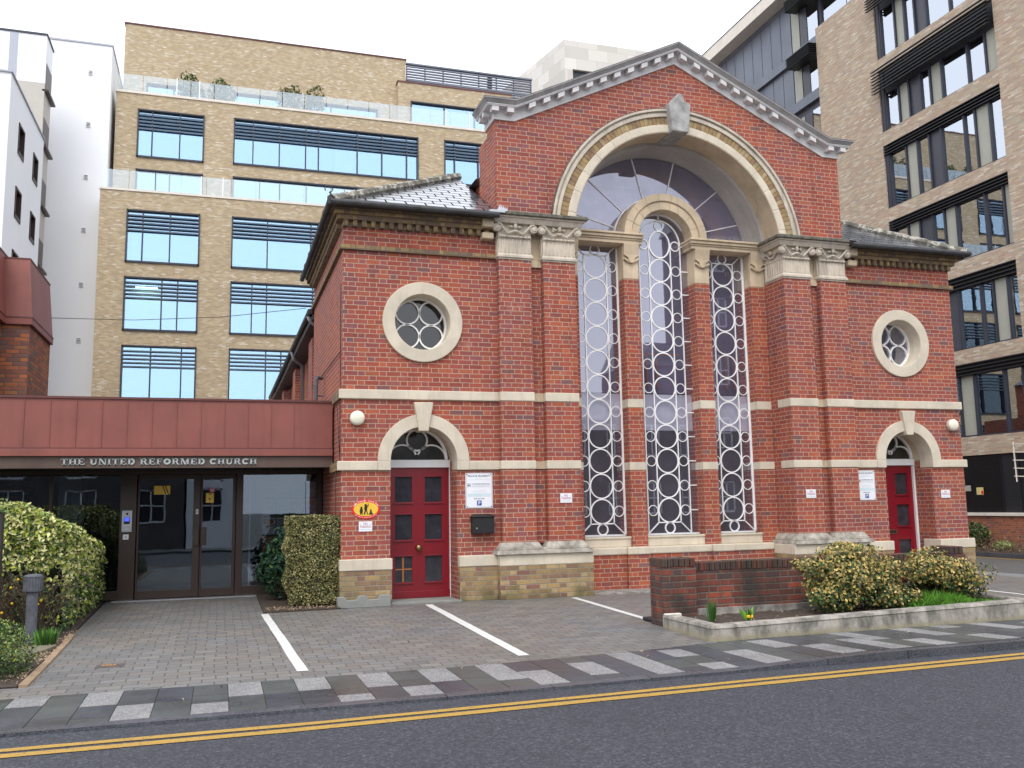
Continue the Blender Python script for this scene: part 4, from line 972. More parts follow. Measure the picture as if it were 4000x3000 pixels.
# slab serif lettering
def glyph(ch):
    T, t, sf = .20, .10, .11     # thick stem, thin, serif height
    R = []; A = []; Pp = []
    def stem(x, w=T): R.append((x, x + w, 0, 1))
    def serif(x0, x1, top=True, bot=True):
        if top: R.append((x0, x1, 1 - sf, 1))
        if bot: R.append((x0, x1, 0, sf))
    if ch == 'T': W = .80; stem(.30); serif(.20, .60, False, True); R += [(0, .8, 1 - sf, 1), (0, .09, .72, 1), (.71, .8, .72, 1)]
    elif ch == 'H': W = .92; stem(.10); stem(.62); serif(0, .40); serif(.52, .92); R.append((.3, .62, .45, .45 + t))
    elif ch == 'E': W = .80; stem(.10); serif(0, .74); R += [(.3, .55, .45, .55), (.68, .77, 0, .3), (.66, .74, .72, 1), (.5, .57, .36, .64)]
    elif ch == 'F': W = .74; stem(.10); R += [(0, .70, 1 - sf, 1), (0, .42, 0, sf), (.3, .53, .45, .55), (.62, .70, .7, 1), (.48, .55, .36, .64)]
    elif ch == 'U': W = .90; R += [(.10, .30, .32, 1), (.66, .76, .32, 1), (0, .40, 1 - sf, 1), (.54, .88, 1 - sf, 1)]; A.append((.43, .33, .15, .33, PI, 2 * PI, 1))
    elif ch == 'N': W = .92; stem(.10, .1); stem(.74, .1); R += [(0, .34, 0, sf), (.62, .92, 1 - sf, 1), (0, .2, 1 - sf, 1)]; Pp.append([(.05, 1), (.30, 1), (.84, 0), (.64, 0)])
    elif ch == 'I': W = .42; stem(.10); serif(0, .40)
    elif ch == 'D': W = .88; stem(.10); R += [(0, .45, 1 - sf, 1), (0, .45, 0, sf)]; A.append((.42, .5, .24, .5, -PI / 2, PI / 2, .82))
    elif ch == 'O': W = .90; A.append((.44, .5, .22, .5, 0, 2 * PI, .86))
    elif ch == 'C': W = .84; A.append((.44, .5, .24, .5, .75, 2 * PI - .75, .86)); R.append((.70, .78, .66, 1)); 
    elif ch == 'R': W = .92; stem(.10); serif(0, .40, False, True); R += [(0, .5, 1 - sf, 1), (.28, .5, .45, .55)]; A.append((.48, .725, .12, .275, -PI / 2, PI / 2, 1)); Pp.append([(.42, .5), (.62, .5), (.80, .1), (.92, .1), (.92, 0), (.66, 0)])
    elif ch == 'M': W = 1.10; stem(.10, .1); stem(.80); R += [(0, .30, 0, sf), (.70, 1.10, 0, sf), (0, .2, 1 - sf, 1), (.9, 1.10, 1 - sf, 1)]; Pp += [[(.08, 1), (.32, 1), (.60, .25), (.50, .0)], [(.50, 0), (.62, .0), (.92, 1), (.80, 1)]]
    else: return None, .45
    return (R, A, Pp), W + .10
def slab_text(text, x0, x1, z0, h, y, mat, parent, name):
    tot = sum(glyph(c)[1] for c in text) - .1; k = (x1 - x0) / tot; x = x0
    m = MB()
    for c in text:
        g, W = glyph(c)
        if g:
            for (a, b, c0, c1) in g[0]: m.box(x + a * k, x + b * k, y, y + .02, z0 + c0 * h, z0 + c1 * h)
            for (ax_, az, r0, r1, t0, t1, sq) in g[1]: m.arc(x + ax_ * k, z0 + az * h, r0, r1, t0, t1, y - .001, y + .02, 18, sx=k * sq, sz=h)
            for p in g[2]: m.plate([(x + a * k, z0 + b * h) for a, b in p], [], y - .0005, y + .02)
        x += W * k
    return m.obj(name, mat, parent)
slab_text('THE UNITED REFORMED CHURCH', -10.03, -7.185, 2.195, .095, .928, M_letter, lk, 'lettering')
# glazing
GY = 2.6
def framebox(mb, x0, x1, z0, z1, mi=0, y0=GY - .05, y1=GY + .05): mb.box(x0, x1, y0, y1, z0, z1, mi)
m = MB()
framebox(m, XL, -5.98, 2.10, 2.17); framebox(m, -9.33, -9.075, .0, 2.10, 0, GY - .06); framebox(m, -7.46, -7.345, 0, 2.10); framebox(m, -6.06, -5.98, 0, 2.10)
framebox(m, XL, -9.33, .02, .17); framebox(m, -7.345, -6.06, 0, .17); framebox(m, -10.42, -10.37, .17, 2.1); framebox(m, -11.75, -11.70, .17, 2.1)
m.obj('window_frame', M_brown, lk, bevel=.004)
for (a, b) in ((XL, -11.75), (-11.70, -10.42), (-10.37, -9.33), (-7.345, -6.06)):
    g = MB(); g.box(a, b, GY - .004, GY + .004, .17, 2.10); g.obj('window_pane', M_gentr, lk)
def gdoor(x0, x1, side, sl, sr):
    m = MB(); y0, y1 = GY - .03, GY + .03
    for a, b, c, d in ((x0, x0 + sl, .025, 2.095), (x1 - sr, x1, .025, 2.095), (x0 + sl, x1 - sr, .025, .155), (x0 + sl, x1 - sr, 2.02, 2.095)): m.box(a, b, y0, y1, c, d)
    d_ = m.obj('glazed_door', M_brown, lk, bevel=.003)
    g = MB(); g.box(x0 + sl, x1 - sr, GY - .003, GY + .003, .155, 2.02); g.obj('door_pane', M_gentr, d_)
    h = MB(); hx = x1 - .01 if side > 0 else x0 + .01
    h.box(min(hx, hx - side * .095), max(hx, hx - side * .095), GY - .10, GY - .07, .885, 1.19); h.box(hx - side * .05 - .012, hx - side * .05 + .012, GY - .07, GY - .03, .93, 1.15)
    h.obj('door_pull', M_brown, d_, bevel=.004)
    return d_
dl = gdoor(-9.06, -8.055, 1, .03, .115); dr_ = gdoor(-8.045, -7.47, -1, .03, .05)
m = MB(); m.box(-8.125, -8.085, GY - .033, GY - .0305, 1.42, 1.50); m.box(-8.112, -8.098, GY - .035, GY - .033, 1.44, 1.48, 1); m.obj('keyhole_plate', [M_white, M_black], dl)
m = MB(); m.box(-9.4, -7.0, GY - .22, GY - .051, -.05, .018); m.obj('door_sill', M_steel, lk)
def notice(x0, x1, z0, z1, y, mat, lab, cat='notice', bars=None, grp=None, txt=None):
    t = root('notice', lab, cat, ((x0 + x1) / 2, y, z0), grp)
    m = MB(); m.box(x0, x1, y - .004, y, z0, z1); m.obj('sheet', mat, t)
    if bars:
        m = MB()
        for (a, b, c, d) in bars[0]: m.box(x0 + (x1 - x0) * a, x0 + (x1 - x0) * b, y - .006, y - .0045, z0 + (z1 - z0) * c, z0 + (z1 - z0) * d)
        m.obj('print', bars[1], t)
    return t
t = notice(-8.81, -8.55, 1.76, 1.91, GY - .006, M_yellow, 'yellow sticker with black diagonal stripes high on the left glass door', 'sticker')
m = MB()
for a in (.50, .66): m.plate([(-8.81 + .26 * a, 1.908), (-8.81 + .26 * (a + .07), 1.908), (-8.81 + .26 * (a + .27), 1.762), (-8.81 + .26 * (a + .20), 1.762)], [], GY - .0125, GY - .0105)
m.obj('stripes', M_blackink, t)
notice(-7.965, -7.835, 1.61, 1.775, GY - .006, M_yellow, 'yellow card on the right glass door just under the crimson card', 'sticker', ([(.3, .7, .86, .92), (.35, .6, .3, .45)], M_blackink))
notice(-7.92, -7.81, 1.79, 1.865, GY - .006, M_inkr, 'small crimson card with pale text on the right glass door', 'sticker', ([(.15, .85, .65, .78), (.2, .8, .4, .55), (.3, .7, .15, .28)], M_sign))
yb = 2.74
col_x = (-7.01, -6.77, -6.53, -6.29)
labs = {}
for r_, (z0, z1) in enumerate(((.72, 1.01), (1.03, 1.33), (1.37, 1.66), (1.68, 1.96))):
    for c_ in range(4):
        if r_ == 0 and c_ > 1: continue
        x0 = col_x[c_]; row = ('bottom', 'second lowest', 'second from top', 'top')[r_]; colw = ('first', 'second', 'third', 'fourth')[c_]
        mat = M_orangep if (r_, c_) == (0, 0) else (M_paper if r_ in (0, 1) else (M_signt if c_ % 2 else M_signd))
        notice(x0 + .005, x0 + .23, z0, z1, yb, mat, 'paper notice behind the right hand window, %s row, %s from the left' % (row, colw), 'notice',
               ([(.08, .9, .62, .9), (.1, .85, .45, .47), (.1, .8, .35, .37), (.1, .85, .25, .27)] if (r_ + c_) % 2 else [(.1, .7, .84, .9), (.3, .8, .3, .55), (.1, .85, .15, .17)], (M_inkg, M_orangep, M_wood)[(r_ + c_) % 3]), 'notices on the display board in the window')
t = root('display_stand', 'slim grey display stand pole behind the window right of the doors', 'stand', (-7.22, 2.8, 0))
m = MB(); m.tube([(-7.22, 2.8, .02), (-7.22, 2.8, 2.1)], .018, 8); m.obj('pole', M_white, t); m = MB(); m.box(-7.34, -7.10, 2.69, 2.92, .014, .03); m.obj('foot', M_pipe, t)
t = root('display_board', 'dark board holding rows of paper notices behind the right hand window', 'board', (-6.55, 2.77, .6)); m = MB(); m.box(-7.05, -6.06, 2.75, 2.78, .65, 2.02); m.obj('panel', M_navy, t)
m = MB(); 
for x in (-7.03, -6.10): m.box(x, x + .04, 2.75, 2.78, .012, .65)
m.obj('leg', M_navy, t)
# interior column seen through the left window
m = MB(); m.box(-10.35, -9.98, 3.0, 3.3, 0.012, 2.17); m.obj('interior_column', plain('column_grey', (.30, .34, .38), .6), lk)
t = root('intercom_panel', 'steel intercom panel with small blue screen on the brown door post', 'intercom', (-9.215, GY - .06, 1.14))
m = MB(); m.box(-9.295, -9.135, GY - .085, GY - .061, 1.14, 1.50); m.obj('panel', M_steel, t, bevel=.004)
m = MB(); m.box(-9.262, -9.172, GY - .088, GY - .085, 1.27, 1.385); m.obj('bezel', M_black, t); m = MB(); m.box(-9.255, -9.18, GY - .090, GY - .088, 1.32, 1.38); m.obj('screen', M_screen, t)
m = MB(); m.lathe((-9.215, GY - .085, 1.445), [(.02, 0), (.018, -.006)], 14, axis='y'); m.obj('camera', M_black, t)
m = MB(); m.box(-9.265, -9.165, GY - .087, GY - .085, 1.252, 1.262); m.box(-9.245, -9.185, GY - .087, GY - .085, 1.185, 1.193); m.obj('slot', M_white, t)
t = root('exit_button', 'small white push button box just below the intercom panel', 'button box', (-9.225, GY - .06, 1.02))
m = MB(); m.box(-9.27, -9.18, GY - .08, GY - .061, 1.015, 1.10); m.obj('box', M_white, t, bevel=.003); m = MB(); m.box(-9.238, -9.212, GY - .084, GY - .08, 1.04, 1.075); m.obj('button', M_inkg, t)
t = root('vent_pipe', 'short dark vent pipe with bent top above the entrance roof at the church wall', 'pipe', (-6.12, 2.45, 3.2))
m = MB(); m.tube([(-6.12, 2.45, 3.19), (-6.12, 2.45, 3.80), (-6.10, 2.5, 3.84), (-6.0, 2.6, 3.84)], .032, 8); m.tube([(-6.12, 2.45, 3.5), (-5.99, 2.5, 3.5)], .015, 6); m.obj('pipe', M_bollard, t)

# ---- copper capped brick block of the church hall
tw = root('church_hall', 'brown brick hall block with sloping red metal roof hat behind the entrance', 'building', (-11.7, 5, 0))
m = MB(); m.box(-12.3, -11.11, 4.0, 6.1, -.4, 4.95); m.box(-15, -11.56, 3.4, 8, -.4, 4.95); m.obj('wall', M_tower, tw)
m = MB()
def hat(x0, x1, y0, y1, z0, z1, sl):
    m.hexa([(x0, y0, z0), (x1, y0, z0), (x1, y1, z0), (x0, y1, z0), (x0, y0 + sl, z1), (x1 - sl, y0 + sl, z1), (x1 - sl, y1, z1), (x0, y1, z1)])
hat(-12.3, -11.07, 3.95, 6.12, 5.03, 6.12, .10); hat(-15, -11.50, 3.33, 8, 5.03, 6.2, .1)
m.obj('roof_hat', M_copper, tw)
m = MB(); m.box(-12.3, -11.06, 3.94, 6.13, 4.88, 5.0); m.box(-15, -11.49, 3.32, 8, 4.88, 5.0); m.obj('roof_lip', M_copper, tw, bevel=.01)
m = MB(); m.box(-12.3, -11.16, 4.04, 6.13, 6.12, 6.145); m.box(-15, -11.59, 3.42, 8, 6.2, 6.225); m.box(-12.3, -11.055, 3.935, 6.13, 5.0, 5.028); m.obj('roof_capping', M_copperd, tw)
t = MB(); t.tube([(-11.15, 6.05, 5.43), (-9.5, 5.75, 5.40), (-7.8, 5.4, 5.47), (-6.1, 4.96, 5.65)], .007, 5)
tag(t.obj('overhead_cable', M_black), 'thin black overhead cable strung from the hall roof to the church gutter', 'cable')

# ================================================================== BUFF BRICK OFFICE BEHIND
of = root('office_block', 'stepped buff brick office block with glass balustrades and louvred blue windows behind the church', 'building', (0, 40, 0))
def block(x0, x1, y0, y1, z1, rects, name='wall'):
    m = MB(); m.plate(rect(x0, x1, -1, z1), [rect(a, b, c, d) for a, b, c, d in rects], y0, y0 + .35)
    m.box(x0, x0 + .3, y0 + .351, y1, -1, z1 - .001); m.box(x1 - .3, x1, y0 + .351, y1, -1, z1 - .001); m.box(x0 + .31, x1 - .31, y0 + .36, y1, z1 - .3, z1 - .01)
    return m.obj(name, M_office, of)
def owin(x0, x1, z0, z1, Y, mulls, louv=True, room=True, nl=5):
    f = MB(); d = .22; w = .07
    for a, b, c, d_ in ((x0, x0 + w, z0, z1), (x1 - w, x1, z0, z1), (x0, x1, z0, z0 + .1), (x0, x1, z1 - w, z1)): f.box(a, b, Y - .08, Y + d, c, d_)
    for x in mulls: f.box(x - .03, x + .03, Y - .02, Y + d, z0 + .1, z1 - w)
    o = f.obj('window', M_navy, of)
    g = MB(); g.box(x0 + w, x1 - w, Y + .12, Y + .13, z0 + .1, z1 - w); g.obj('pane', M_goff, o)
    if louv:
        l = MB()
        for i in range(nl):
            zz = z1 - .30 - i * .20
            l.hexa([(x0 + w, Y - .05, zz - .03), (x1 - w, Y - .05, zz - .03), (x1 - w, Y + .04, zz - .01), (x0 + w, Y + .04, zz - .01), (x0 + w, Y - .05, zz + .035), (x1 - w, Y - .05, zz + .035), (x1 - w, Y + .04, zz + .05), (x0 + w, Y + .04, zz + .05)])
        l.obj('louvre', M_louv, o)
    if room:
        r = MB(); r.box(x0 - .3, x1 + .3, Y + 9, Y + 9.1, z0 - .3, z1 + .3); r.box(x0 - .3, x1 + .3, Y + .36, Y + 9, z1 + .05, z1 + .1, 0); r.box(x0 - .3, x1 + .3, Y + .36, Y + 9, z0 - .1, z0 - .05, 0); r.obj('interior', M_inoff, o)
    return o
R1 = [(-12.66, -9.07, z0, z1) for z0, z1 in ((14.14, 16.95), (10.58, 13.40), (7.03, 9.84), (3.5, 6.3))]
R2 = [(-7.47, 3.0, z0, z1) for z0, z1 in ((14.14, 16.97), (10.58, 13.43), (7.03, 9.84), (3.5, 6.3))]
R3 = [(4.75, 12.0, z0, z1) for z0, z1 in ((14.14, 16.97), (10.58, 13.43))]
block(-13.96, 13.2, 35, 46, 17.92, R1 + R2 + R3)
ml = {14.14: (-11.87, -10.54), 10.58: (-10.85, -10.08), 7.03: (-11.28, -9.80), 3.5: (-11.3, -9.8)}
mr_ = {14.14: (-5.62, -3.33, -1.9), 10.58: (-6.37, -5.61, -3.2, -1), 7.03: (-5.6, -4.82, -3, -1.5), 3.5: (-5.6, -3)}
lights = []
for r_ in R1:
    w = owin(*r_, 35, ml[r_[2]])
    if r_[2] == 10.58:
        l = MB()
        for (x, y, L) in ((-12.3, 37.2, 1.1), (-12.0, 41.4, 1.2), (-10.6, 39.2, 1.2), (-10.4, 42.4, 1.1)):
            if L: l.box(x, x + L, y, y + .12, r_[3] - .02, r_[3] + .03)
        for (x, y) in ((-12.5, 39.2), (-12.45, 41.9), (-11.7, 43.3), (-10.6, 43.5), (-9.5, 43.6)): l.lathe((x, y, r_[3] - .03), [(.13, 0), (.13, .06)], 12)
        l.obj('ceiling_light', M_lit, w)
for r_ in R2:
    w = owin(*r_, 35, mr_[r_[2]])
    if r_[2] == 10.58:
        l = MB()
        for (x, y, L) in ((-7.3, 39.8, 1.1), (-7.3, 42.2, 1), (-5.0, 38.2, 1.3), (-6.1, 41.2, 1.2), (-5.2, 40.4, 1.2)): l.box(x, x + L, y, y + .12, r_[3] - .02, r_[3] + .03)
        l.obj('ceiling_light', M_lit, w)
        l = MB(); l.plate([(-7.25, 10.8), (-6.55, 10.8), (-6.55, 11.02), (-6.72, 11.02)] + arcpts(-6.78, 11.17, .17, -PI * .45, -PI * 1.55, 12)[::1] + [(-6.55, 11.30), (-6.55, 11.5), (-7.25, 11.5)], [], 35.145, 35.15); l.obj('window_logo', plain('logo_pink', (.60, .12, .16), .5), w)
    if r_[2] == 14.14:
        l = MB()
        for (x, y) in ((-7.0, 42.8), (-6.2, 42.5), (-6.1, 43.3), (-6.15, 41.5)): l.lathe((x, y, r_[3] - .03), [(.13, 0), (.13, .06)], 12)
        l.obj('ceiling_light', M_lit, w)
for r_ in R3: owin(*r_, 35, (6.2, 8.4, 10))
m = MB(); m.box(-14.0, 13.3, 34.95, 35.5, 17.925, 18.04); m.obj('terrace_coping', M_coping, of)
m = MB(); m.box(-14.0, 13.2, 35.5, 37.5, 17.6, 17.93); m.obj('terrace_deck', M_coping, of)
U = [(-12.54, -9.05, 20.72, 23.49), (-7.47, 3.17, 20.80, 23.54), (4.77, 11.9, 20.8, 23.57)]
Tt = [(-12.54, -9.05, 18.1, 20.05), (-7.47, .87, 18.1, 20.09)]
block(-13.67, 13.2, 37.5, 47, 24.36, U + Tt)
owin(*U[0], 37.5, (-11.77, -10.33), nl=5); owin(*U[1], 37.5, (-6.4, -4.94, -3.46, -2.73, -.48, .98, 2.47)); owin(*U[2], 37.5, (5.43, 6.92, 8.4))
owin(*Tt[0], 37.5, (-11.51, -10.8), False); owin(*Tt[1], 37.5, (-6, -4.9, -3.4, -2, -1.2), False)
m = MB(); m.box(-13.72, 13.3, 37.44, 37.9, 24.365, 24.50); m.obj('terrace_coping', M_coping, of)
m = MB(); m.box(-13.6, 13.2, 37.9, 40.5, 24.1, 24.45); m.obj('terrace_deck', M_coping, of)
V_ = [(-12.4, -9.2, 24.6, 26.4), (-7.5, -4.6, 24.6, 26.43), (-3.2, 1.2, 24.6, 26.4)]
block(-13.67, 3.0, 40.5, 50, 29.95, V_)
for r_ in V_: owin(*r_, 40.5, (r_[0] + 1.5,), False)
m = MB(); m.box(-13.73, 3.06, 40.44, 50.05, 29.955, 30.03); m.obj('roof_coping', M_copperd, of)
W_ = [(3.2, 9.6, 25.3, 26.95)]
m = MB(); m.plate(rect(2.4, 9.9, 24.3, 28.15), [rect(*W_[0])], 39.9, 40.3); m.box(2.4, 2.7, 40.301, 44, 24.3, 28.149); m.obj('penthouse_wall', M_office, of)
owin(*W_[0], 39.9, (5.4, 7.4), False)
m = MB(); m.box(2.35, 9.95, 39.85, 44, 28.151, 28.23); m.obj('penthouse_coping', M_copperd, of)
lo_ = MB(); fr = MB()
for i in range(20): lo_.box(3.33, 12.1, 42.0, 42.12, 26.9 + i * .18, 26.9 + i * .18 + .085)
for x in range(8): fr.box(3.35 + x * 1.24, 3.42 + x * 1.24, 42.12, 42.2, 26.8, 30.5)
fr.box(3.3, 12.15, 41.98, 42.2, 30.5, 30.6); fr.box(3.3, 12.15, 41.98, 42.2, 29.35, 29.48); fr.box(9, 9.3, 42.2, 42.4, 27, 30.4)
for c in ((4.5, .7), (6.8, .8), (8.6, .75), (11, .9)): fr.box(c[0] - c[1], c[0] + c[1], 43.5, 44.5, 26, 29.75); fr.lathe((c[0], 44, 29.7), [(c[1] * .6, 0), (c[1] * .45, .22)], 12)
lo_.obj('plant_screen', M_mpanel, of); fr.obj('screen_frame', M_mpanel, of)
# balustrades
def bal(x0, x1, y, z0, z1, n):
    for i in range(n):
        a = x0 + (x1 - x0) * i / n + .02; b = x0 + (x1 - x0) * (i + 1) / n - .02
        m = MB(); m.box(a, b, y, y + .015, z0, z1); m.obj('balustrade_panel', M_gbal, of)
bal(-13.9, 9.0, 35.2, 18.04, 19.10, 18); bal(-13.6, 9.0, 37.7, 24.5, 25.55, 18)
pieces('balustrade_post', M_white, of, [(x, x + .06, 35.14, 35.19, 18.04, 19.1) for x in (-9.1, -8.0, -1.0)] + [(x, x + .06, 37.64, 37.69, 24.5, 25.6) for x in (-10.6, -9.4, 4.9, 6.4)])
for a, b, z0, z1, Yb in ((-10.5, -9.15, 14.3, 16.4, 35.6), (-11.85, -10.6, 14.6, 16.4, 35.6), (-5.55, -3.4, 14.3, 16.4, 35.6), (-12.4, -11.8, 14.3, 15.9, 35.6), (-7.3, -4.6, 18.2, 19.9, 38.0), (-3.3, .7, 18.2, 19.9, 38.0), (-12.4, -9.2, 18.2, 19.9, 38.0), (-1.7, -.6, 21, 23.3, 38.2)):
    MB().box(a, b, Yb, Yb + .02, z0, z1).obj('window_blind', M_blind, of)
# roof terrace shrubs
def cloud_shrub(name, lab, cat, c, r, n, size, mats, weights, group=None, twig=None, shape=None, keep=None):
    t = root(name, lab, cat, (c[0], c[1], c[2] - r[2]), group)
    m = MB(); k = 0
    lum = [(random.gauss(0, 1), random.gauss(0, 1), random.gauss(0, 1)) for _ in range(26)]
    lum = [Vector(v).normalized() for v in lum]; amp = [random.uniform(-.14, .16) for _ in lum]
    while k < n:
        d = Vector((random.gauss(0, 1), random.gauss(0, 1), random.gauss(0, 1))).normalized()
        s_ = 1 + sum(a * max(0, d.dot(l) - .75) * 4 for a, l in zip(amp, lum))
        q = random.random() ** .28 * s_
        p = Vector((c[0] + d.x * r[0] * q, c[1] + d.y * r[1] * q, c[2] + d.z * r[2] * q))
        if keep and not keep(p): k += 1; continue
        mi = random.choices(range(len(mats)), weights(q, d) if callable(weights) else weights)[0]
        m.leaf(p, size * random.uniform(.6, 1.25), d, mi); k += 1
    m.obj('foliage', mats, t, fix=False)
    tm = MB()
    for i in range(twig or 5):
        a = random.uniform(0, 2 * PI); e = Vector((c[0] + math.cos(a) * r[0] * .6, c[1] + math.sin(a) * r[1] * .6, c[2] + random.uniform(0, .6) * r[2]))
        b = Vector((c[0] + math.cos(a) * .04, c[1] + math.sin(a) * .04, c[2] - r[2])); mid = (b + e) / 2 + Vector((random.uniform(-.05, .05), 0, .05)) * r[0]
        tm.tube([b, mid, e], .012 * max(r[0], .3) * 2, 5, rs=[.02 * max(r[0], .4), .012 * max(r[0], .4), .005 * max(r[0], .4)])
    tm.obj('stems', M_twig, t)
    return t
for i, (x, w, lab) in enumerate(((-9.9, .9, 'left'), (-8.2, .8, 'second'), (-4.3, .8, 'third'), (-2.9, .7, 'right'))):
    cloud_shrub('terrace_shrub', ('first', 'second', 'third', 'fourth')[i] + ' potted shrub from the left behind the glass on the upper office terrace', 'shrub', (x, 39.0, 25.35), (w, .6, 1.35), 800, .22, [L_green, L_olive, L_box], [3, 3, 2], 'shrubs on the office roof terrace', twig=9)

# ================================================================== WHITE RENDERED FLATS, LEFT
wf = root('white_flats', 'tall white rendered block of flats with stepped roof and small dark windows at far left', 'building', (-20, 35, 0))
m = MB(); m.box(-22, -13.88, 36.85, 47, -1, 26.6); m.obj('main_wall', M_render, wf)
hol = []
SY = lambda y: -14.2 + (y + 14.2) * .784
SZ = lambda z: 1.485 + (z - 1.485) * .784
wins = [(SY(30.93), SY(32.2), SZ(z0), SZ(z1)) for z0, z1 in ((18.03, 19.42), (15.0, 16.38), (12.0, 13.4), (9, 10.4))] + [(SY(34.38), SY(35.6), SZ(z0), SZ(z1)) for z0, z1 in ((18.0, 19.32), (14.95, 16.3), (11.95, 13.3), (9, 10.3))]
m = MB(); m.plate([(SY(28.93), -1), (SY(36.85), -1), (SY(36.85), SZ(20.9)), (SY(28.93), SZ(20.9))], [rect(*w) for w in wins], -15.3, -15.0, plane='yz')
m.box(-40, -15.301, SY(28.93), SY(28.93) + .3, -1, SZ(20.9)); m.box(-40, -15.31, SY(29.3), SY(36.84), SZ(20.5), SZ(20.88)); m.box(-40, -15.301, SY(36.5), SY(36.85), -1, SZ(20.9))
m.obj('stepped_wall', M_render, wf)
for w in wins:
    f = MB(); y0, y1, z0, z1 = w
    for a, b, c, d in ((y0, y0 + .08, z0, z1), (y1 - .08, y1, z0, z1), (y0, y1, z0 - .06, z0 + .08), (y0, y1, z1 - .08, z1)): f.box(-15.15, -14.97, a, b, c, d)
    f.box(-15.12, -15.1, (y0 + y1) / 2 - .03, (y0 + y1) / 2 + .03, z0, z1)
    o = f.obj('window', M_brown, wf); g = MB(); g.box(-15.13, -15.12, y0, y1, z0, z1); g.obj('pane', M_gdark, o)
m = MB(); m.box(-40, -14.95, SY(28.93) - .06, SY(36.85), SZ(20.9) + .002, SZ(20.9) + .06); m.obj('roof_capping', M_renderg, wf); m = MB(); m.box(-22.05, -13.83, 36.8, 47, 26.605, 26.70); m.obj('roof_capping', M_renderg, wf)
m = MB(); m.box(-18.03, -17.66, 32.98, 33.02, 22.38, 24.85); m.obj('grey_strip', M_renderg, wf)
m = MB(); m.box(-40, -16.4, 33.0, 34.75, 14, 22.38, 1); m.box(-40, -16.4, 33.0, 34.75, 22.385, 24.85, 0); m.box(-40, -16.4, 33.0, 34.75, -1, 13.99, 1); ub = m.obj('upper_block', [M_render, M_beige], wf)
m = MB(); m.box(-40, -16.35, 32.95, 34.8, 24.855, 24.95); m.obj('upper_capping', M_navy, wf)
for z in (22.1, 19.3, 16.3, 13.3, 10.3):
    m = MB(); m.box(-16.41, -16.38, 33.2, 34.6, z, z + 1.4); o = m.obj('side_window', M_brown, wf)
    m = MB(); m.box(-16.5, -16.2, 33.0, 34.9, z - .12, z - .02); m.obj('window_ledge', M_brown, wf)
for z in (24.95, 22.02, 19.1, 16.2, 13.25, 10.3):
    m = MB(); m.box(-15.02, -14.80, 36.80, 36.849, z - .13, z + .13); 
    for i in range(3): m.box(-15.0, -14.82, 36.785, 36.80, z - .09 + i * .08, z - .06 + i * .08, 1)
    m.obj('wall_vent', [M_white, M_ink], wf)

# ================================================================== PALE STONE TOWER
st = root('pale_tower', 'pale stone clad tower top peeping over the left slope of the gable', 'building', (19, 50, 0))
m = MB()
m.plate([(15.77, -1), (30, -1), (30, 35.6), (15.77, 35.6)], [rect(16.4, 21, 31.6, 33.35)], 45, 45.4)
m.add([(15.77, 45, -1), (15.77, 45, 35.6), (12.6, 60, 35.6), (12.6, 60, -1)], [(0, 1, 2, 3)]); m.add([(15.77, 45, 35.6), (30, 45, 35.6), (30, 60, 35.6), (12.6, 60, 35.6)], [(0, 1, 2, 3)])
def cladjoint():
    return brick('clad_panels', 1.6, .9, .03, [(0, (.62, .59, .54)), (.5, (.64, .61, .56)), (.8, (.61, .575, .52))], (.56, .53, .48), bond='stretcher', bmp=0, rough=.7)
m.obj('wall', cladjoint(), st, fix=False)
m = MB(); m.box(16.4, 21, 45.25, 45.3, 31.6, 33.35); m.obj('window', M_navy, st)

# ================================================================== RIGHT OFFICE (facade on x = 18)
ro = root('brick_office', 'large multi coloured brick office with black louvres and dark framed glazing on the right', 'building', (22, 15, 0))
XF = 18
X3 = lambda u, d, z: (XF + d, u, z)
def RB(): return MB(xf=X3)
m = RB()
sp = [(2.95, 3.62), (6.28, 6.80), (9.52, 10.08), (12.65, 13.19), (15.87, 16.45), (19.06, 19.60), (22.35, 23.06)]
m.box(15.35, 19.18, 0, .5, -1, 23.06); m.box(2.0, 9.42, 0, .5, 2.95, 23.06)
m.box(15.35 - .0, 15.36, .5, .9, -1, 23.0)
for z0, z1 in sp: m.box(9.421, 15.349, 0.02, .5, z0, z1)
m.obj('wall', M_right, ro)
def rrow(z0, zt, zl, seq, proud=0):
    # seq: list of (y_left, y_right, kind); louvre header zt..zl
    f = RB()
    f.box(9.42, 15.35, .10, .3, z0, z0 + .06); f.box(9.42, 15.35, .10, .3, zt - .05, zt); f.box(15.15, 15.35, .06, .3, z0, zl)
    for a, b, k in seq: f.box(a - .04, a + .04, .08, .3, z0, zt)
    o = f.obj('window_band', M_navy, ro)
    for kind, mat, nm in (('G', M_gright, 'pane'), ('B', M_gpanel, 'pale_panel'), ('D', M_dpanel, 'dark_panel')):
        for a, b, k in seq:
            if k != kind: continue
            g = RB(); g.box(b + .03, a - .03, .16, .175, z0 + .06, zt - .05); g.obj(nm, mat, o)
    l = RB(); n = max(3, int((zl - zt) / .12))
    for i in range(n + 1): zz = zt + (zl - zt) * i / n; l.hexa([(9.42, -proud - .02, zz - .05), (15.33 + proud * .3, -proud - .02, zz - .05), (15.33 + proud * .3, -proud + .14 , zz + .0), (9.42, -proud + .14, zz + .0), (9.42, -proud - .02, zz - .02), (15.33 + proud * .3, -proud - .02, zz - .02), (15.33 + proud * .3, -proud + .14, zz + .03), (9.42, -proud + .14, zz + .03)])
    l.box(9.42, 15.34, .10, .3, zt, zl)
    l.obj('louvre_header', M_louvb, o)
    r_ = RB(); r_.box(9.4, 15.4, 4, 4.1, z0 - .1, zt + .1); r_.box(9.4, 15.4, .5, 4, zt - .04, zt + .0); r_.box(9.4, 15.4, .5, 4, z0 - .1, z0 - .05); r_.obj('interior', M_inroom, o)
    return o
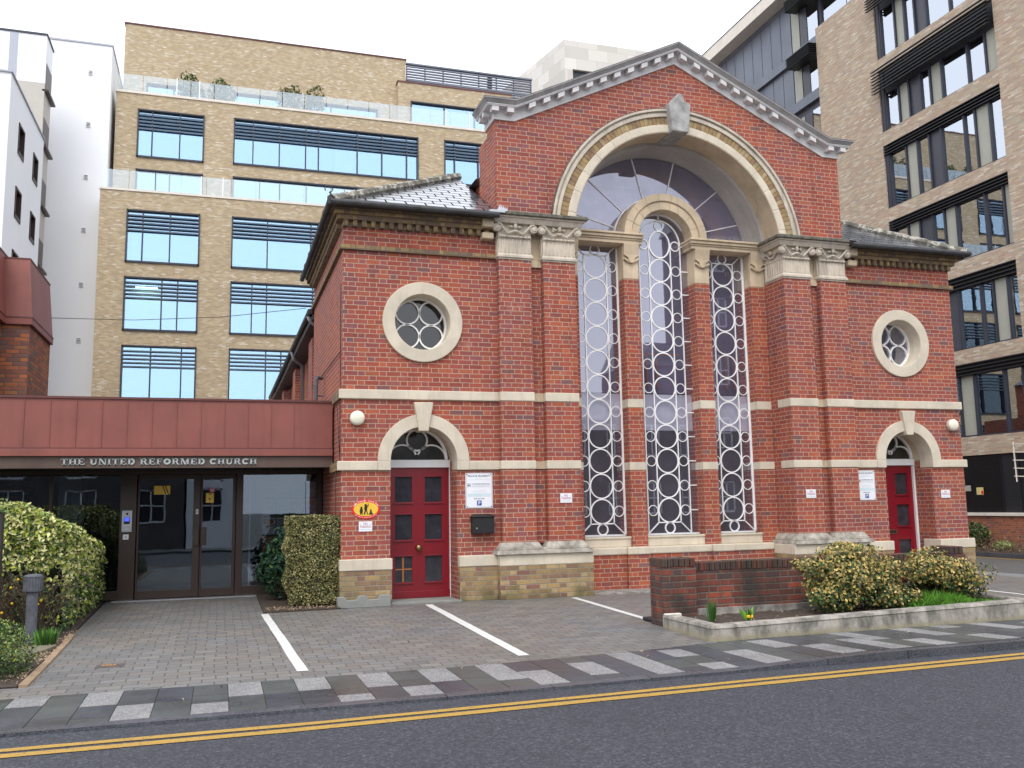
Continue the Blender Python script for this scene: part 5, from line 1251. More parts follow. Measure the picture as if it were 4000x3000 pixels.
w1 = rrow(19.60, 21.75, 22.35, [(15.12, 14.3, 'G'), (14.3, 13.75, 'B'), (13.75, 13.2, 'G'), (13.2, 12.6, 'D'), (12.6, 11.4, 'G'), (11.4, 10.4, 'G'), (10.4, 9.42, 'B')], .35)
w2 = rrow(16.45, 18.1, 19.06, [(15.12, 14.38, 'G'), (14.38, 13.81, 'B'), (13.81, 13.19, 'D'), (13.19, 12.67, 'G'), (12.67, 12.07, 'B'), (12.07, 10.8, 'G'), (10.8, 9.98, 'G'), (9.98, 9.42, 'B')], .32)
w3 = rrow(13.19, 15.5, 15.87, [(15.12, 14.2, 'G'), (14.2, 13.58, 'B'), (13.58, 12.96, 'G'), (12.96, 12.33, 'D'), (12.33, 11.21, 'G'), (11.21, 10.7, 'G'), (10.7, 10.04, 'B'), (10.04, 9.42, 'G')])
w4 = rrow(10.08, 12.3, 12.65, [(15.12, 14.4, 'G'), (14.4, 13.77, 'B'), (13.77, 13.09, 'D'), (13.09, 12.51, 'G'), (12.51, 11.91, 'B'), (11.91, 10.59, 'G'), (10.59, 9.77, 'G'), (9.77, 9.42, 'B')])
w5 = rrow(6.80, 9.1, 9.52, [(15.12, 14.3, 'G'), (14.3, 13.4, 'B'), (13.4, 12.15, 'D'), (12.15, 11.11, 'G'), (11.11, 10.56, 'G'), (10.56, 9.93, 'B'), (9.93, 9.42, 'G')])
w6 = rrow(3.62, 5.9, 6.28, [(15.12, 14.3, 'G'), (14.3, 13.4, 'D'), (13.4, 12.45, 'G'), (12.45, 11.75, 'B'), (11.75, 10.43, 'G'), (10.43, 9.64, 'G'), (9.64, 9.42, 'B')])
for w, a, b, z0, z1 in ((w4, 11.8, 10.7, 10.9, 12.2), (w4, 10.5, 9.85, 11.1, 12.2), (w5, 12.05, 11.2, 8.1, 9.05), (w5, 11.0, 10.62, 8.1, 9.05), (w5, 9.85, 9.42, 7.6, 9.05), (w6, 11.55, 10.6, 4.5, 5.85), (w6, 10.3, 9.75, 5.0, 5.85), (w3, 12.2, 11.3, 14.3, 15.4)):
    g = RB(); g.box(b, a, .2, .21, z0, z1); g.obj('blind', M_blind, w)
for w, pts in ((w2, ((11.3, 18.0, 1.2), (10.3, 18.0, 1.5))), (w3, ((11.0, 15.4, 1.5), (10.1, 15.4, 1.2), (10.6, 15.4, 2.5))), (w5, ((11.6, 9.0, 1.6),)), (w6, ((10.2, 5.85, 1.4),))):
    g = RB()
    for y, z, d in pts: g.box(y - .12, y + .12, d, d + .5, z - .06, z - .04)
    g.obj('ceiling_light', M_lit, w)
# ground floor: black louvres above low wall
m = RB(); m.box(2, 15.34, .12, .3, .90, 2.95)
for i in range(34): m.box(10.95, 15.3, .08, .12, .95 + i * .058, .965 + i * .058)
for y in (10.9, 10.15, 9.4): m.box(y - .012, y + .012, .09, .12, .92, 2.9)
m.obj('ground_louvre', M_louvb, ro)
m = RB(); m.box(2.0, 15.34, -.05, .45, -.9, .80); m.obj('base_wall', M_lowwall, ro)
m = RB(); m.box(2.0, 15.34, -.12, .5, .80, .91); m.obj('base_coping', M_coping, ro, bevel=.01)
# metal clad part to the left of the pier, and penthouse over everything
m = RB()
n = 11
for i in range(n):
    a = 21.4 + i * .84
    m.box(a + .02, a + .84 - .02, .30, .4, 22.86, 25.68); m.box(a + .02, a + .84 - .02, .30, .4, 20.36, 22.38); m.box(a + .02, a + .84 - .02, .30, .4, 10, 19.86)
m.obj('metal_cladding', M_mpanel, ro)
m = RB(); m.box(19.19, 30.6, .36, .8, -1, 25.6); m.obj('backing_wall', M_dpanel, ro)
m = RB(); m.box(19.19, 30.6, .12, .5, 22.40, 22.84); m.box(19.19, 30.6, .16, .5, 19.88, 20.34); m.box(1, 19.2, .2, .6, 23.07, 23.2); m.box(19.19, 30.6, .28, .5, 25.45, 25.69); m.obj('floor_band', M_mpanel, ro)
m = RB(); m.box(1, 30.8, -.45, .9, 25.69, 26.32); m.obj('roof_eaves', M_coping, ro)
m = RB(); m.box(1, 30.9, -.47, .95, 26.33, 26.38); m.obj('roof_edge', M_dpanel, ro)
m = RB(); m.box(1, 19.18, .75, .8, 23.2, 25.6)
m.obj('penthouse_back', M_inroom, ro)
for z0, z1 in ((23.2, 25.2), (20.36, 22.0), (17.5, 19.5)):
    for a, b, k in ((21.35, 20.7, 'B'), (20.7, 20.1, 'D'), (20.1, 19.3, 'G')):
        g = RB(); g.box(b + .03, a - .03, .28, .29, z0 - (.3 if z0 > 23 else 0), z1); g.obj({'B': 'pale_panel', 'D': 'dark_panel', 'G': 'pane'}[k], {'B': M_gpanel, 'D': M_dpanel, 'G': M_gright}[k], ro)
for a, b in ((19.2, 17.5), (17.45, 15.8), (15.75, 14), (13.95, 12.2), (12.1, 10)):
    g = RB(); g.box(b, a, .45, .46, 23.2, 25.4); g.obj('pane', M_gright, ro)
l = RB()
for z0, y0, y1 in ((24.75, 2, 20.9), (21.9, 19.2, 21.0)):
    for i in range(6):
        zz = z0 + i * .095
        l.hexa([(y0, -.42, zz - .04), (y1, -.42, zz - .04), (y1, .28, zz), (y0, .28, zz), (y0, -.42, zz - .02), (y1, -.42, zz - .02), (y1, .28, zz + .03), (y0, .28, zz + .03)])
l.obj('brise_soleil', M_louvb, ro)
# small things on the right office front
def rthing(name, lab, cat, y, z, w, h, mat, grp=None):
    t = root(name, lab, cat, (XF, y, z), grp); g = RB(); g.box(y - w / 2, y + w / 2, .055, .075, z - h / 2, z + h / 2); g.obj('plate', mat, t); return t
t = rthing('warning_sign', 'small yellow and red warning sign on the black louvres at right', 'sign', 11.87, 1.67, .30, .26, plain('sign_faded_yellow', (.62, .52, .22), .5)); g = RB(); g.box(11.71, 11.80, .05, .054, 1.56, 1.68); g.obj('red_half', M_red, t)
rthing('notice_plate', 'pale notice plate on the black louvres beside the church corner', 'sign', 12.45, 1.78, .34, .2, M_gpanel)
t = root('steel_ladder', 'pale metal ladder rack standing against the black wall at the right edge', 'ladder', (17.8, 9.9, 2.0))
g = RB()
for y in (10.06, 9.5): g.tube([(y, -.15, 3.3), (y - .02, -.15, 1.95)], .025, 6)
for i in range(5): g.tube([(10.12, -.15, 3.22 - i * .27), (9.4, -.15, 3.18 - i * .27)], .018, 6)
g.obj('rails', M_coping, t)
# ================================================================== GROUND
def struct(o): o['kind'] = 'structure'; return o
def interp(x, P):
    if x <= P[0][0]: return P[0][1]
    for (a, b), (c, d) in zip(P, P[1:]):
        if x <= c: return b + (d - b) * (x - a) / (c - a)
    return P[-1][1]
yk = lambda x: interp(x, [(-8, -7.02), (-6, -7.01), (-3, -6.90), (0, -6.87), (10, -6.80)])      # road edge of kerb
yi = lambda x: interp(x, [(-9, -5.70), (-7, -5.74), (-5.5, -5.72), (-4, -5.61), (-2.6, -5.40), (3, -5.36), (10, -5.3)])
up_ = lambda x: interp(x, [(-3.3, 0), (-1.9, 1)])
zk = lambda x: .003 + .05 * up_(x)
zp = lambda x, y: .001 + max(0, min(1, (yi(x) - y) / 1.45)) * .05 * up_(x) + .012 * up_(x)
m = MB(); m.add([(-400, -400, -.95), (400, -400, -.95), (400, 400, -.95), (-400, 400, -.95)], [(0, 1, 2, 3)]); struct(m.obj('ground', M_yard, fix=False))
m = MB(); m.box(-200, 200, -14.9, -6.5, -.5, -.02); struct(m.obj('road', M_asph))
m = MB()
xs = [-60, -30] + [-12 + i * .25 for i in range(80)] + [20, 60]
sl = lambda x: min(max((x + 7.1) * .044, 0), .5)
def strip(a, b):
    v = []
    for x in xs: v += [(x, a + sl(x) + random.uniform(-.004, .004), -.0155), (x, b + sl(x) + random.uniform(-.004, .004), -.0155)]
    m.add(v, [(2 * i, 2 * i + 2, 2 * i + 3, 2 * i + 1) for i in range(len(xs) - 1)])
strip(-7.37, -7.455); strip(-7.515, -7.615); struct(m.obj('yellow_lines', M_ypaint, fix=False))
# kerb stones
m = MB(); x = -60.0; first = True
while x < 30:
    L = .9 if x > -12 else 6
    a, b = x + .004, x + L - .004; nseg = 4
    for j in range(nseg):
        p, q = a + (b - a) * j / nseg, a + (b - a) * (j + 1) / nseg
        m.hexa([(p, yk(p), -.2), (q, yk(q), -.2), (q, yk(q) + .13, -.2), (p, yk(p) + .13, -.2), (p, yk(p) + .012, zk(p)), (q, yk(q) + .012, zk(q)), (q, yk(q) + .13, zk(q) + .003), (p, yk(p) + .13, zk(p) + .003)])
    x += L
struct(m.obj('kerb', M_g5))
# pavement slabs in columns, pale granite ones where the photograph has them
LIGHT = [(-9.28, -5.68, -6.10), (-8.72, -5.74, -6.27), (-8.41, -6.33, -7.0), (-7.86, -6.49, -7.0), (-7.63, -5.76, -6.31), (-7.08, -5.76, -6.3), (-6.80, -6.6, -7.0), (-6.54, -5.76, -6.37),
 (-6.26, -6.46, -7.0), (-5.98, -5.77, -6.36), (-5.44, -5.74, -6.51), (-5.16, -6.18, -6.95), (-4.62, -5.95, -6.60), (-4.08, -5.61, -6.95), (-3.53, -5.62, -6.05), (-3.53, -6.45, -6.97), (-2.99, -5.98, -6.85)]
for (x, a, b) in ((-2.33, -5.44, -5.93), (-2.04, -5.94, -6.57), (-1.19, -5.3, -5.96), (-1.49, -5.77, -6.51), (-.38, -5.31, -5.99), (-.97, -6.07, -6.5), (.18, -5.27, -5.57), (-.15, -6.06, -6.46), (.71, -5.28, -5.93)):
    f = lambda y: y - .035 - .22 * (-(y) - 5.3) / 1.2 * 1.0
    LIGHT.append((x - .12 - .1 * (-(a) - 5.3), f(a), f(b)))
m = MB(); pitch = .2745; k0 = -60; rs = random.Random(3)
cols_l = {}
for (x, a, b) in LIGHT: cols_l.setdefault(round((x + 9.28) / pitch), []).append((a, b))
for k in range(-60, 110):
    x0 = -9.28 + k * pitch; x1 = x0 + pitch; xm = (x0 + x1) / 2
    top = yi(xm) + .0; bot = yk(xm) + .135
    segs = []
    ls = sorted(cols_l.get(k, []), reverse=True)
    if not ls and (k < -1 or x0 > 1.1) and rs.random() < .6:
        a = top - rs.choice([0, .25, .6]); ls = [(a, a - rs.choice([.45, .6, .75]))]
    cur = top
    def dark(a, b):
        while a - b > .04:
            L = min(a - b, rs.choice([.45, .6, .9])); 
            if a - b - L < .15: L = a - b
            segs.append((a, a - L, rs.choice([1, 1, 2, 2, 3]))); a -= L
    for (a, b) in ls:
        a = min(a, cur); b = max(b, bot)
        if a - b < .1: continue
        if cur - a > .05: dark(cur, a)
        else: a = cur
        segs.append((a, b, 0)); cur = b
    if cur - bot > .04: dark(cur, bot)
    for (a, b, mi) in segs:
        g = .0035
        P = [(x0 + g, b + g), (x1 - g, b + g), (x1 - g, a - g), (x0 + g, a - g)]
        m.hexa([(x, y, -.1) for x, y in P] + [(x, y, zp(x, y)) for x, y in P], mi)
struct(m.obj('pavement', [M_g1, M_g2, M_g3, M_g4]))
m = MB(); v = []
xs2 = [-30, -12] + [-9 + i * .5 for i in range(26)] + [30]
for x in xs2: v += [(x, yk(x) + .1, zp(x, yk(x)) - .006), (x, yi(x) + .1, -.006)]
m.add(v, [(2 * i, 2 * i + 2, 2 * i + 3, 2 * i + 1) for i in range(len(xs2) - 1)]); struct(m.obj('pavement_bed', plain('joint_sand', (.05, .048, .045), .9), fix=False))
# forecourt block paving
m = MB()
pts = [(x, yi(x) + .004) for x in (-9.32, -9, -7, -5.5, -4, -2.6, 1.9, 6.3)]
m.plate(pts + [(6.3, 4.5), (5.9, 4.5), (5.9, .3), (-5.9, .3), (-5.9, -.34), (-7.10, -.38), (-7.10, 2.75), (-9.50, 2.75)], [], -.3, 0, plane='xy')
m.plate([(-60, yi(-60) + .004), (-9.325, yi(-9.3) + .004), (-9.325, -5.2), (-60, -5.2)], [], -.3, -.001, plane='xy')
struct(m.obj('forecourt_paving', M_blocks))
# raised darker course at the foot of the church and at the back of the pavement
# bay lines
m = MB()
def line(x0, y0, x1, y1, w=.10):
    n = 14
    v = []
    for i in range(n + 1):
        t = i / n; x, y = x0 + (x1 - x0) * t, y0 + (y1 - y0) * t; j = random.uniform(-.004, .004)
        v += [(x - w / 2 + j, y, .0045), (x + w / 2 + j, y, .0045)]
    m.add(v, [(2 * i, 2 * i + 1, 2 * i + 3, 2 * i + 2) for i in range(n)])
line(-7.09, -.50, -6.97, -5.38, .105); line(-4.68, -.33, -4.83, -5.38, .115); line(-2.34, -.40, -2.55, -4.25, .095); line(3.97, -1.0, 3.78, -5.2, .09)
struct(m.obj('bay_lines', M_wpaint, fix=False))
# side yard on the right, falling away to the office
gzf = lambda x, y: -.02 - .42 * max(0, min(1, (x - 7) / 8))
m = MB(); v = []; f = []; nx, ny = 30, 8
for i in range(nx + 1):
    for j in range(ny + 1):
        x = 6.301 + i * 1.0; y = -5.29 + j * 9; v.append((x, y, gzf(x, y)))
for i in range(nx):
    for j in range(ny): a = i * (ny + 1) + j; f.append((a, a + ny + 1, a + ny + 2, a + 1))
m.add(v, f); struct(m.obj('side_yard', M_yard, fix=False))
m = MB(); m.add([(6.302, -5, gzf(6.3, 0) + .006), (7.0, -5, gzf(7.0, 0) + .006), (7.0, 14, gzf(7, 0) + .006), (6.302, 14, gzf(6.3, 0) + .006)], [(0, 1, 2, 3)]); struct(m.obj('concrete_strip', plain('concrete_pale', (.19, .19, .19), .8), fix=False))
m = MB(); m.box(15.65, 15.8, 1.5, 40, -.8, -.30); struct(m.obj('side_kerb', M_g5))
m = MB()
for x in (15.25, 15.42):
    m.add([(x, 1.5, gzf(x, 0) + .006), (x + .09, 1.5, gzf(x + .09, 0) + .006), (x + .09, 40, gzf(x + .09, 0) + .006), (x, 40, gzf(x, 0) + .006)], [(0, 1, 2, 3)])
struct(m.obj('side_yellow_lines', M_ypaint, fix=False))
m = MB(); m.box(15.81, 17.94, 1.5, 40, -.8, -.30); struct(m.obj('side_bed_soil', M_soil))
cloud_shrub('wall_shrub', 'round green shrub against the low brick wall at the right edge', 'shrub', (17.3, 11.55, .18), (.45, .62, .42), 2200, .10, [L_dark, L_green, L_olive, L_box], [3, 2, 2, 1], twig=7)
m = MB()
for i in range(5200):
    y = random.uniform(7.5, 15); x = random.uniform(15.95, 17.7)
    m.leaf((x, y, -.28 + random.random() ** 2 * .42 * (1 if x > 16.3 else .5)), .08, None, random.choices([0, 1, 2], [6, 2, 1])[0], .25)
tag(m.obj('ground_cover', [M_twig, L_litter, L_olive], fix=False), 'low brown twiggy ground cover along the low brick wall', 'ground cover', kind='stuff')
cloud_shrub('small_silver_plant', 'small pale green plant in the bed below the low brick wall', 'plant', (16.9, 9.9, -.13), (.25, .35, .15), 350, .09, [L_grey, L_cream], [4, 1])

# ================================================================== FRONT PLANTER AND GARDEN WALL
pw = root('garden_wall', 'low soot darkened brick garden wall with end piers behind the shrubs', 'wall', (-.4, -4.0, 0))
m = MB(); m.box(-2.20, 1.65, -4.05, -3.83, -.1, .635); m.box(-2.64, -2.19, -4.12, -3.76, -.1, .70); m.box(1.645, 1.90, -4.12, -3.76, -.1, .72)
m.obj('wall', M_garden, pw, bevel=.006)
m = MB(); x = -2.19
while x < 1.60:
    m.box(x + .005, x + .068, -4.056 + random.uniform(-.003, .003), -3.826, .637, .742 + random.uniform(-.003, .003)); x += .0745
x = -2.645
while x < -2.2:
    m.box(x + .005, x + .068, -4.126 + random.uniform(-.003, .003), -3.755, .702, .80 + random.uniform(-.003, .003)); x += .0745
x = 1.645
while x < 1.86:
    m.box(x + .005, x + .068, -4.126, -3.755, .722, .82); x += .0745
m.obj('brick_on_edge_coping', brick('coping_brick', .0745, .3, .004, [(0, (.075, .05, .042)), (.3, (.12, .05, .04)), (.55, (.085, .06, .045)), (.8, (.19, .055, .038))], (.03, .027, .024), bond='stretcher', bmp=.8, dirt=(.8, (.03, .03, .02))), pw, bevel=.007)
m = MB(); m.box(-2.2, 1.7, -4.10, -4.051, .05, .19); m.obj('wall_footing', M_conc, pw)
pl = root('planter', 'long low stained concrete planter kerb beside the pavement', 'planter', (-.4, -5.3, 0))
m = MB()
def kerbseg(pts, w0=.15):
    # outer line pts (x,y,ztop), w inward offset list
    n = len(pts)
    outer = [Vector(p) for p in pts]
    v = []
    for i, p in enumerate(outer):
        d = (outer[min(i + 1, n - 1)] - outer[max(i - 1, 0)]); d.z = 0; d.normalize(); nrm = Vector((-d.y, d.x, 0))
        w = .0
        for off, z in ((0, -.1), (0, .03), (.006, p.z - .035), (-.004, p.z - .03), (.012, p.z), (.135, p.z + .004), (.15, p.z - .02), (.15, -.1)):
            q = p + nrm * off; v.append((q.x, q.y, z + random.uniform(-.003, .003) * (off > 0)))
    k = 8; f = []
    for i in range(n - 1):
        for j in range(k - 1): f.append((i * k + j, (i + 1) * k + j, (i + 1) * k + j + 1, i * k + j + 1))
    f += [tuple(range(k)), tuple((n - 1) * k + j for j in range(k))[::-1]]
    m.add(v, f)
P = [(-2.68, -4.16, .155), (-2.70, -4.8, .16), (-2.715, -5.30, .165), (-2.68, -5.36, .165)] + [(-2.5 + i * .2, -5.375 + i * .0005, .168 + i * .0035) for i in range(21)] + [(1.68, -5.36, .235), (1.82, -5.31, .23), (1.92, -5.2, .22), (1.95, -5.05, .21), (1.95, -4.2, .20)]
kerbseg(P); m.box(-2.67, -2.50, -4.19, -4.13, -.05, .15, 0)
m.obj('kerb_wall', [M_planter], pl)
m = MB(); m.box(-2.66, -2.45, -4.20, -4.131, .0, .165); m.obj('cement_patch', M_coping, pl, bevel=.01)
m = MB(); n = 60; v = []; f = []
for i in range(n + 1):
    for j in range(8):
        x = -2.57 + 4.4 * i / n; y = -5.24 + 1.14 * j / 7; v.append((x, y, .11 + .012 * x / 4 + random.uniform(-.012, .02) + .03 * math.sin(j / 7 * PI)))
for i in range(n):
    for j in range(7): a = i * 8 + j; f.append((a, a + 8, a + 9, a + 1))
m.add(v, f); m.obj('soil', M_soil, pl, fix=False)
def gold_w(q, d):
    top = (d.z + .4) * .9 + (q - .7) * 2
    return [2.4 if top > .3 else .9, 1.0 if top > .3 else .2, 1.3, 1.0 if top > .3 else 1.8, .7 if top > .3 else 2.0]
def shrub(name, lab, blobs, n, size):
    t = root(name, lab, 'shrub', (blobs[0][0], blobs[0][1], .12), 'golden variegated shrubs in the planter')
    m = MB(); vol = [b[3] * b[4] * b[5] for b in blobs]; tot = sum(vol)
    for b, vo in zip(blobs, vol):
        lum = [Vector((random.gauss(0, 1), random.gauss(0, 1), random.gauss(0, 1))).normalized() for _ in range(30)]; amp = [random.uniform(-.3, .26) for _ in lum]
        for i in range(int(n * vo / tot)):
            d = Vector((random.gauss(0, 1), random.gauss(0, 1), random.gauss(0, 1))).normalized()
            s_ = 1 + sum(a * max(0, d.dot(l) - .8) * 5 for a, l in zip(amp, lum))
            q = random.random() ** .22
            p = Vector((b[0] + d.x * b[3] * q * s_, b[1] + d.y * b[4] * q * s_, b[2] + d.z * b[5] * q * s_))
            if p.z < .13: continue
            zrel = (p.z - .13) / .8
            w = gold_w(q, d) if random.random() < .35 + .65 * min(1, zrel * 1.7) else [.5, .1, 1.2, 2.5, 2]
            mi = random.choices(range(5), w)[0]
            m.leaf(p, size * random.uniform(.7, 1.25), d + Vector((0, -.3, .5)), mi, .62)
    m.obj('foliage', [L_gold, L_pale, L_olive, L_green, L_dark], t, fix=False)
    tm = MB(); b = blobs[0]
    for i in range(16):
        e = Vector((b[0] + random.uniform(-.7, .7) * b[3], b[1] + random.uniform(-.6, .6) * b[4], b[2] + random.uniform(-.1, .6) * b[5]))
        s0 = Vector((b[0] + random.uniform(-.1, .1), b[1], .1)); tm.tube([s0, (s0 + e) / 2 + Vector((0, 0, -.05)), e], .01, 5, rs=[.014, .009, .003])
    tm.obj('stems', M_twig, t)
shrub('variegated_shrub', 'larger golden variegated shrub spilling over the garden wall and planter', [(-.40, -4.62, .56, .52, .40, .34), (-.02, -4.6, .50, .42, .36, .34), (-.88, -4.68, .70, .36, .2, .10), (-.72, -4.8, .34, .38, .30, .18), (-.95, -4.85, .34, .2, .18, .1), (.16, -4.72, .28, .30, .3, .17), (-.30, -4.55, .84, .40, .28, .13), (.28, -4.6, .62, .18, .2, .12)], 11500, .046)
shrub('variegated_shrub', 'smaller golden variegated shrub at the right end of the planter above the grass', [(1.18, -4.45, .48, .48, .35, .28), (.92, -4.45, .60, .30, .28, .2), (1.5, -4.5, .42, .28, .28, .24)], 6500, .046)
m = MB()
for i in range(5200):
    x = random.triangular(.15, 1.75, .6); y = random.uniform(-5.18, -4.75)
    hgt = .11 * math.exp(-((x - .62) / .42) ** 2) + .055
    b = Vector((x, y, .14)); a = random.uniform(0, 2 * PI); hgt *= 1 + .5 * math.sin(x * 23) * math.sin(y * 31); e = b + Vector((math.cos(a) * .085, math.sin(a) * .085 - .02, hgt * random.uniform(.5, 1.1)))
    w = Vector((-math.sin(a), math.cos(a), 0)) * .004; md = (b + e) / 2 + Vector((0, 0, .018))
    m.add([tuple(b - w), tuple(b + w), tuple(md + w * .8), tuple(e), tuple(md - w * .8)], [(0, 1, 2, 3, 4)], random.choice([0, 0, 1]))
tag(m.obj('grass', [L_grass, L_green], fix=False), 'bright green grass tuft growing at the right end of the planter', 'grass', kind='stuff')
def blades(name, lab, cat, x, y, z, n, h, sp, w, mats, flowers=0, group=None, lean=.3):
    t = root(name, lab, cat, (x, y, z), group); m = MB()
    for i in range(n):
        a = random.uniform(0, 2 * PI); r_ = random.random() * sp; b = Vector((x + math.cos(a) * r_, y + math.sin(a) * r_, z)); hh = h * random.uniform(.6, 1.05)
        e = b + Vector((math.cos(a) * hh * lean * random.random(), math.sin(a) * hh * lean * random.random(), hh)); ww = Vector((-math.sin(a + .7), math.cos(a + .7), 0)) * w; md = b.lerp(e, .55) + Vector((0, 0, hh * .05))
        m.add([tuple(b - ww * .7), tuple(b + ww * .7), tuple(md + ww), tuple(e), tuple(md - ww)], [(0, 1, 2, 3, 4)], random.randrange(len(mats)))
    m.obj('leaves', mats, t, fix=False)
    if flowers:
        f = MB()
        for i in range(flowers):
            px = x + random.uniform(-sp, sp) * 1.2; py = y - sp - .02 + random.uniform(-.02, .02)
            for k in range(5): a = k * 1.257; f.blob((px + math.cos(a) * .010, py, z + .045 + math.sin(a) * .010), .009, 5, 4)
            f.obj('flower', L_flower, t); f = MB()
    return t
blades('daffodil_plant', 'upright daffodil leaves in the planter soil by the brick end pier', 'plant', -2.39, -4.8, .13, 46, .25, .045, .007, [L_daff, L_green], lean=.12)
blades('primula_plant', 'small yellow flowered primula in the planter soil left of the big shrub', 'plant', -1.95, -4.82, .13, 16, .15, .06, .022, [L_grass, L_green], 3, lean=.6)
cone = root('traffic_cone', 'orange traffic cone on black rubber base mostly hidden behind the garden wall pier', 'cone', (-2.37, -3.62, 0))
m = MB(); m.box(-2.59, -2.15, -3.84, -3.40, .006, .045); m.obj('base', M_rubber, cone, bevel=.012)
m = MB(); m.lathe((-2.37, -3.62, .045), [(.15, 0), (.13, .02), (.03, .42), (.02, .44)], 20); m.obj('cone_body', M_orange, cone, smooth=True)
m = MB(); m.lathe((-2.37, -3.62, .045), [(.106, .14), (.078, .26)], 20); m.obj('reflective_band', M_white, cone)

# ================================================================== LEFT BEDS
m = MB(); m.plate([(-16, -5.19), (-9.36, -5.19), (-9.40, -3.0), (-9.44, -1.0), (-9.54, 2.55), (-16, 2.55)], [], -.3, .012, plane='xy')
struct(m.obj('left_bed_soil', M_soil))
m = MB()
pt = [(-9.27, -5.2), (-9.30, -3.8), (-9.34, -2.4), (-9.375, -1.75)]
for (a, b), (c, d) in zip(pt, pt[1:]): m.hexa([(a - .075, b, -.1), (a, b, -.1), (c, d, -.1), (c - .06, d, -.1), (a - .075, b, .028), (a, b, .022), (c, d, .022), (c - .06, d, .03)])
tag(m.obj('timber_edging', M_timber, bevel=.004), 'worn pale timber edging board along the left planting bed', 'edging')
m = MB(); m.hexa([(-9.95, -3.45, 0.0), (-9.50, -3.35, 0.0), (-9.40, -2.85, 0.0), (-9.9, -2.80, 0), (-9.95, -3.45, .045), (-9.50, -3.35, .045), (-9.40, -2.85, .045), (-9.9, -2.80, .045)])
tag(m.obj('stone_slab', plain('mossy_slab', (.17, .15, .10), .9, var=.3, vs=7), bevel=.008), 'flat mossy stone slab in the left bed in front of the lamp bollard', 'slab')
m = MB()
for i in range(420):
    y = random.uniform(-5.1, -1.5); x = -9.37 - abs(random.gauss(0, .12)); m.leaf((x, y, .02 + random.random() * .015), .03, (0, 0, 1), 0)
for i in range(420): m.leaf((random.uniform(-7.05, -6.0), random.uniform(-.36, .1), .03 + random.random() * .015), .028, (0, 0, 1), 0)
for i in range(160): m.leaf((random.uniform(-2.5, 1.7), random.uniform(-5.2, -4.3), .15 + random.random() * .01), .03, (0, 0, 1), 0)
tag(m.obj('leaf_litter', [L_litter], fix=False), 'pale fallen leaf litter scattered over the planting beds', 'leaf litter', kind='stuff')
m = MB()
for i in range(70):
    x = random.uniform(-9.1, 2); y = random.uniform(-6.8, -.4); m.leaf((x, y, zp(x, y) + .006 if y < yi(x) else .007), random.uniform(.02, .05), (0, 0, 1), 0, .35)
tag(m.obj('paving_litter', [L_litter], fix=False), 'tiny scraps of pale leaves on the paving', 'leaf litter', kind='stuff')
# large variegated hedge: a clipped mass, higher towards the street
hd = root('variegated_hedge', 'large cream and green variegated hedge left of the entrance path', 'hedge', (-10.6, 0, 0))
m = MB()
def ztop(x, y): return interp(y, [(-1.9, 1.63), (-.2, 1.52), (1.2, 1.32), (2.0, 1.15), (2.6, .95)]) - .34 * max(0, x + 10.05) / .6
def xface(y, z): return -9.50 - .10 * max(0, (z - .75)) ** 2 * 2 - (.10 * max(0, .55 - z)) - .14 * max(0, y - 2.1) + .035 * math.sin(y * 3.1) * math.sin(z * 4) 
cnt = 0
hm_ = [L_cream, L_ygreen, L_green, L_dark, L_grey]
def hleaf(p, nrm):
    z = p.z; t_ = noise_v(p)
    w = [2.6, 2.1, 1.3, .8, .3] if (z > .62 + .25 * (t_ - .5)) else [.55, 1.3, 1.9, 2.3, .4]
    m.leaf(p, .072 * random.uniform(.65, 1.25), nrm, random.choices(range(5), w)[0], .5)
from mathutils import noise as mn
def noise_v(p): return .5 + .5 * mn.noise(Vector((p.x * 3, p.y * 3, p.z * 3)))
for i in range(9500):      # side facing the path
    y = random.uniform(-1.0, 2.6); z = random.uniform(.03, 1.4)
    if z > ztop(-9.6, y): continue
    dep = abs(random.gauss(0, .05)); bulge = .07 * (mn.noise(Vector((y * 2.4, z * 2.4, 0))))
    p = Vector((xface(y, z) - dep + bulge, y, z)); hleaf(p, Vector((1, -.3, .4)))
for i in range(17000):     # front end facing the street and top
    if random.random() < .55:
        x = random.uniform(-11.3, -9.5); z = random.uniform(.03, 1.65)
        if z > ztop(x, -1.7): continue
        low = z < .80 - .25 * (x + 9.5 < -.9) + .12 * mn.noise(Vector((x * 3, z * 2, 4)))
        if low and random.random() < .90 and x < -9.58: continue
        y = -1.72 + .5 * max(0, (x + 9.78) / .28) ** 2 + abs(random.gauss(0, .06)) + .1 * mn.noise(Vector((x * 2.6, z * 2.6, 7)))
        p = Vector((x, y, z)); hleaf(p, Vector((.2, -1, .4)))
    else:
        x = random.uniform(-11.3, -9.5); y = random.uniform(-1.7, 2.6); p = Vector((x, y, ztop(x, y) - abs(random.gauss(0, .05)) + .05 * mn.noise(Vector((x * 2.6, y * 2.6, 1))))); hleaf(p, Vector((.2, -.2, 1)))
m.obj('foliage', hm_, hd, fix=False)
m = MB()
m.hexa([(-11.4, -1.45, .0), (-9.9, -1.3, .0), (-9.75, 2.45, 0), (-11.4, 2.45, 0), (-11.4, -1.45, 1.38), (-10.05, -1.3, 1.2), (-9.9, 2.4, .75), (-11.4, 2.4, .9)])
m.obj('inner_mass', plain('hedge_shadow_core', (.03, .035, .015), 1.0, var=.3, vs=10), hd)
jr = root('jasmine_shrub', 'bare brown twiggy shrub with a few yellow flowers behind the lamp bollard', 'shrub', (-10.1, -1.95, 0))
m = MB()
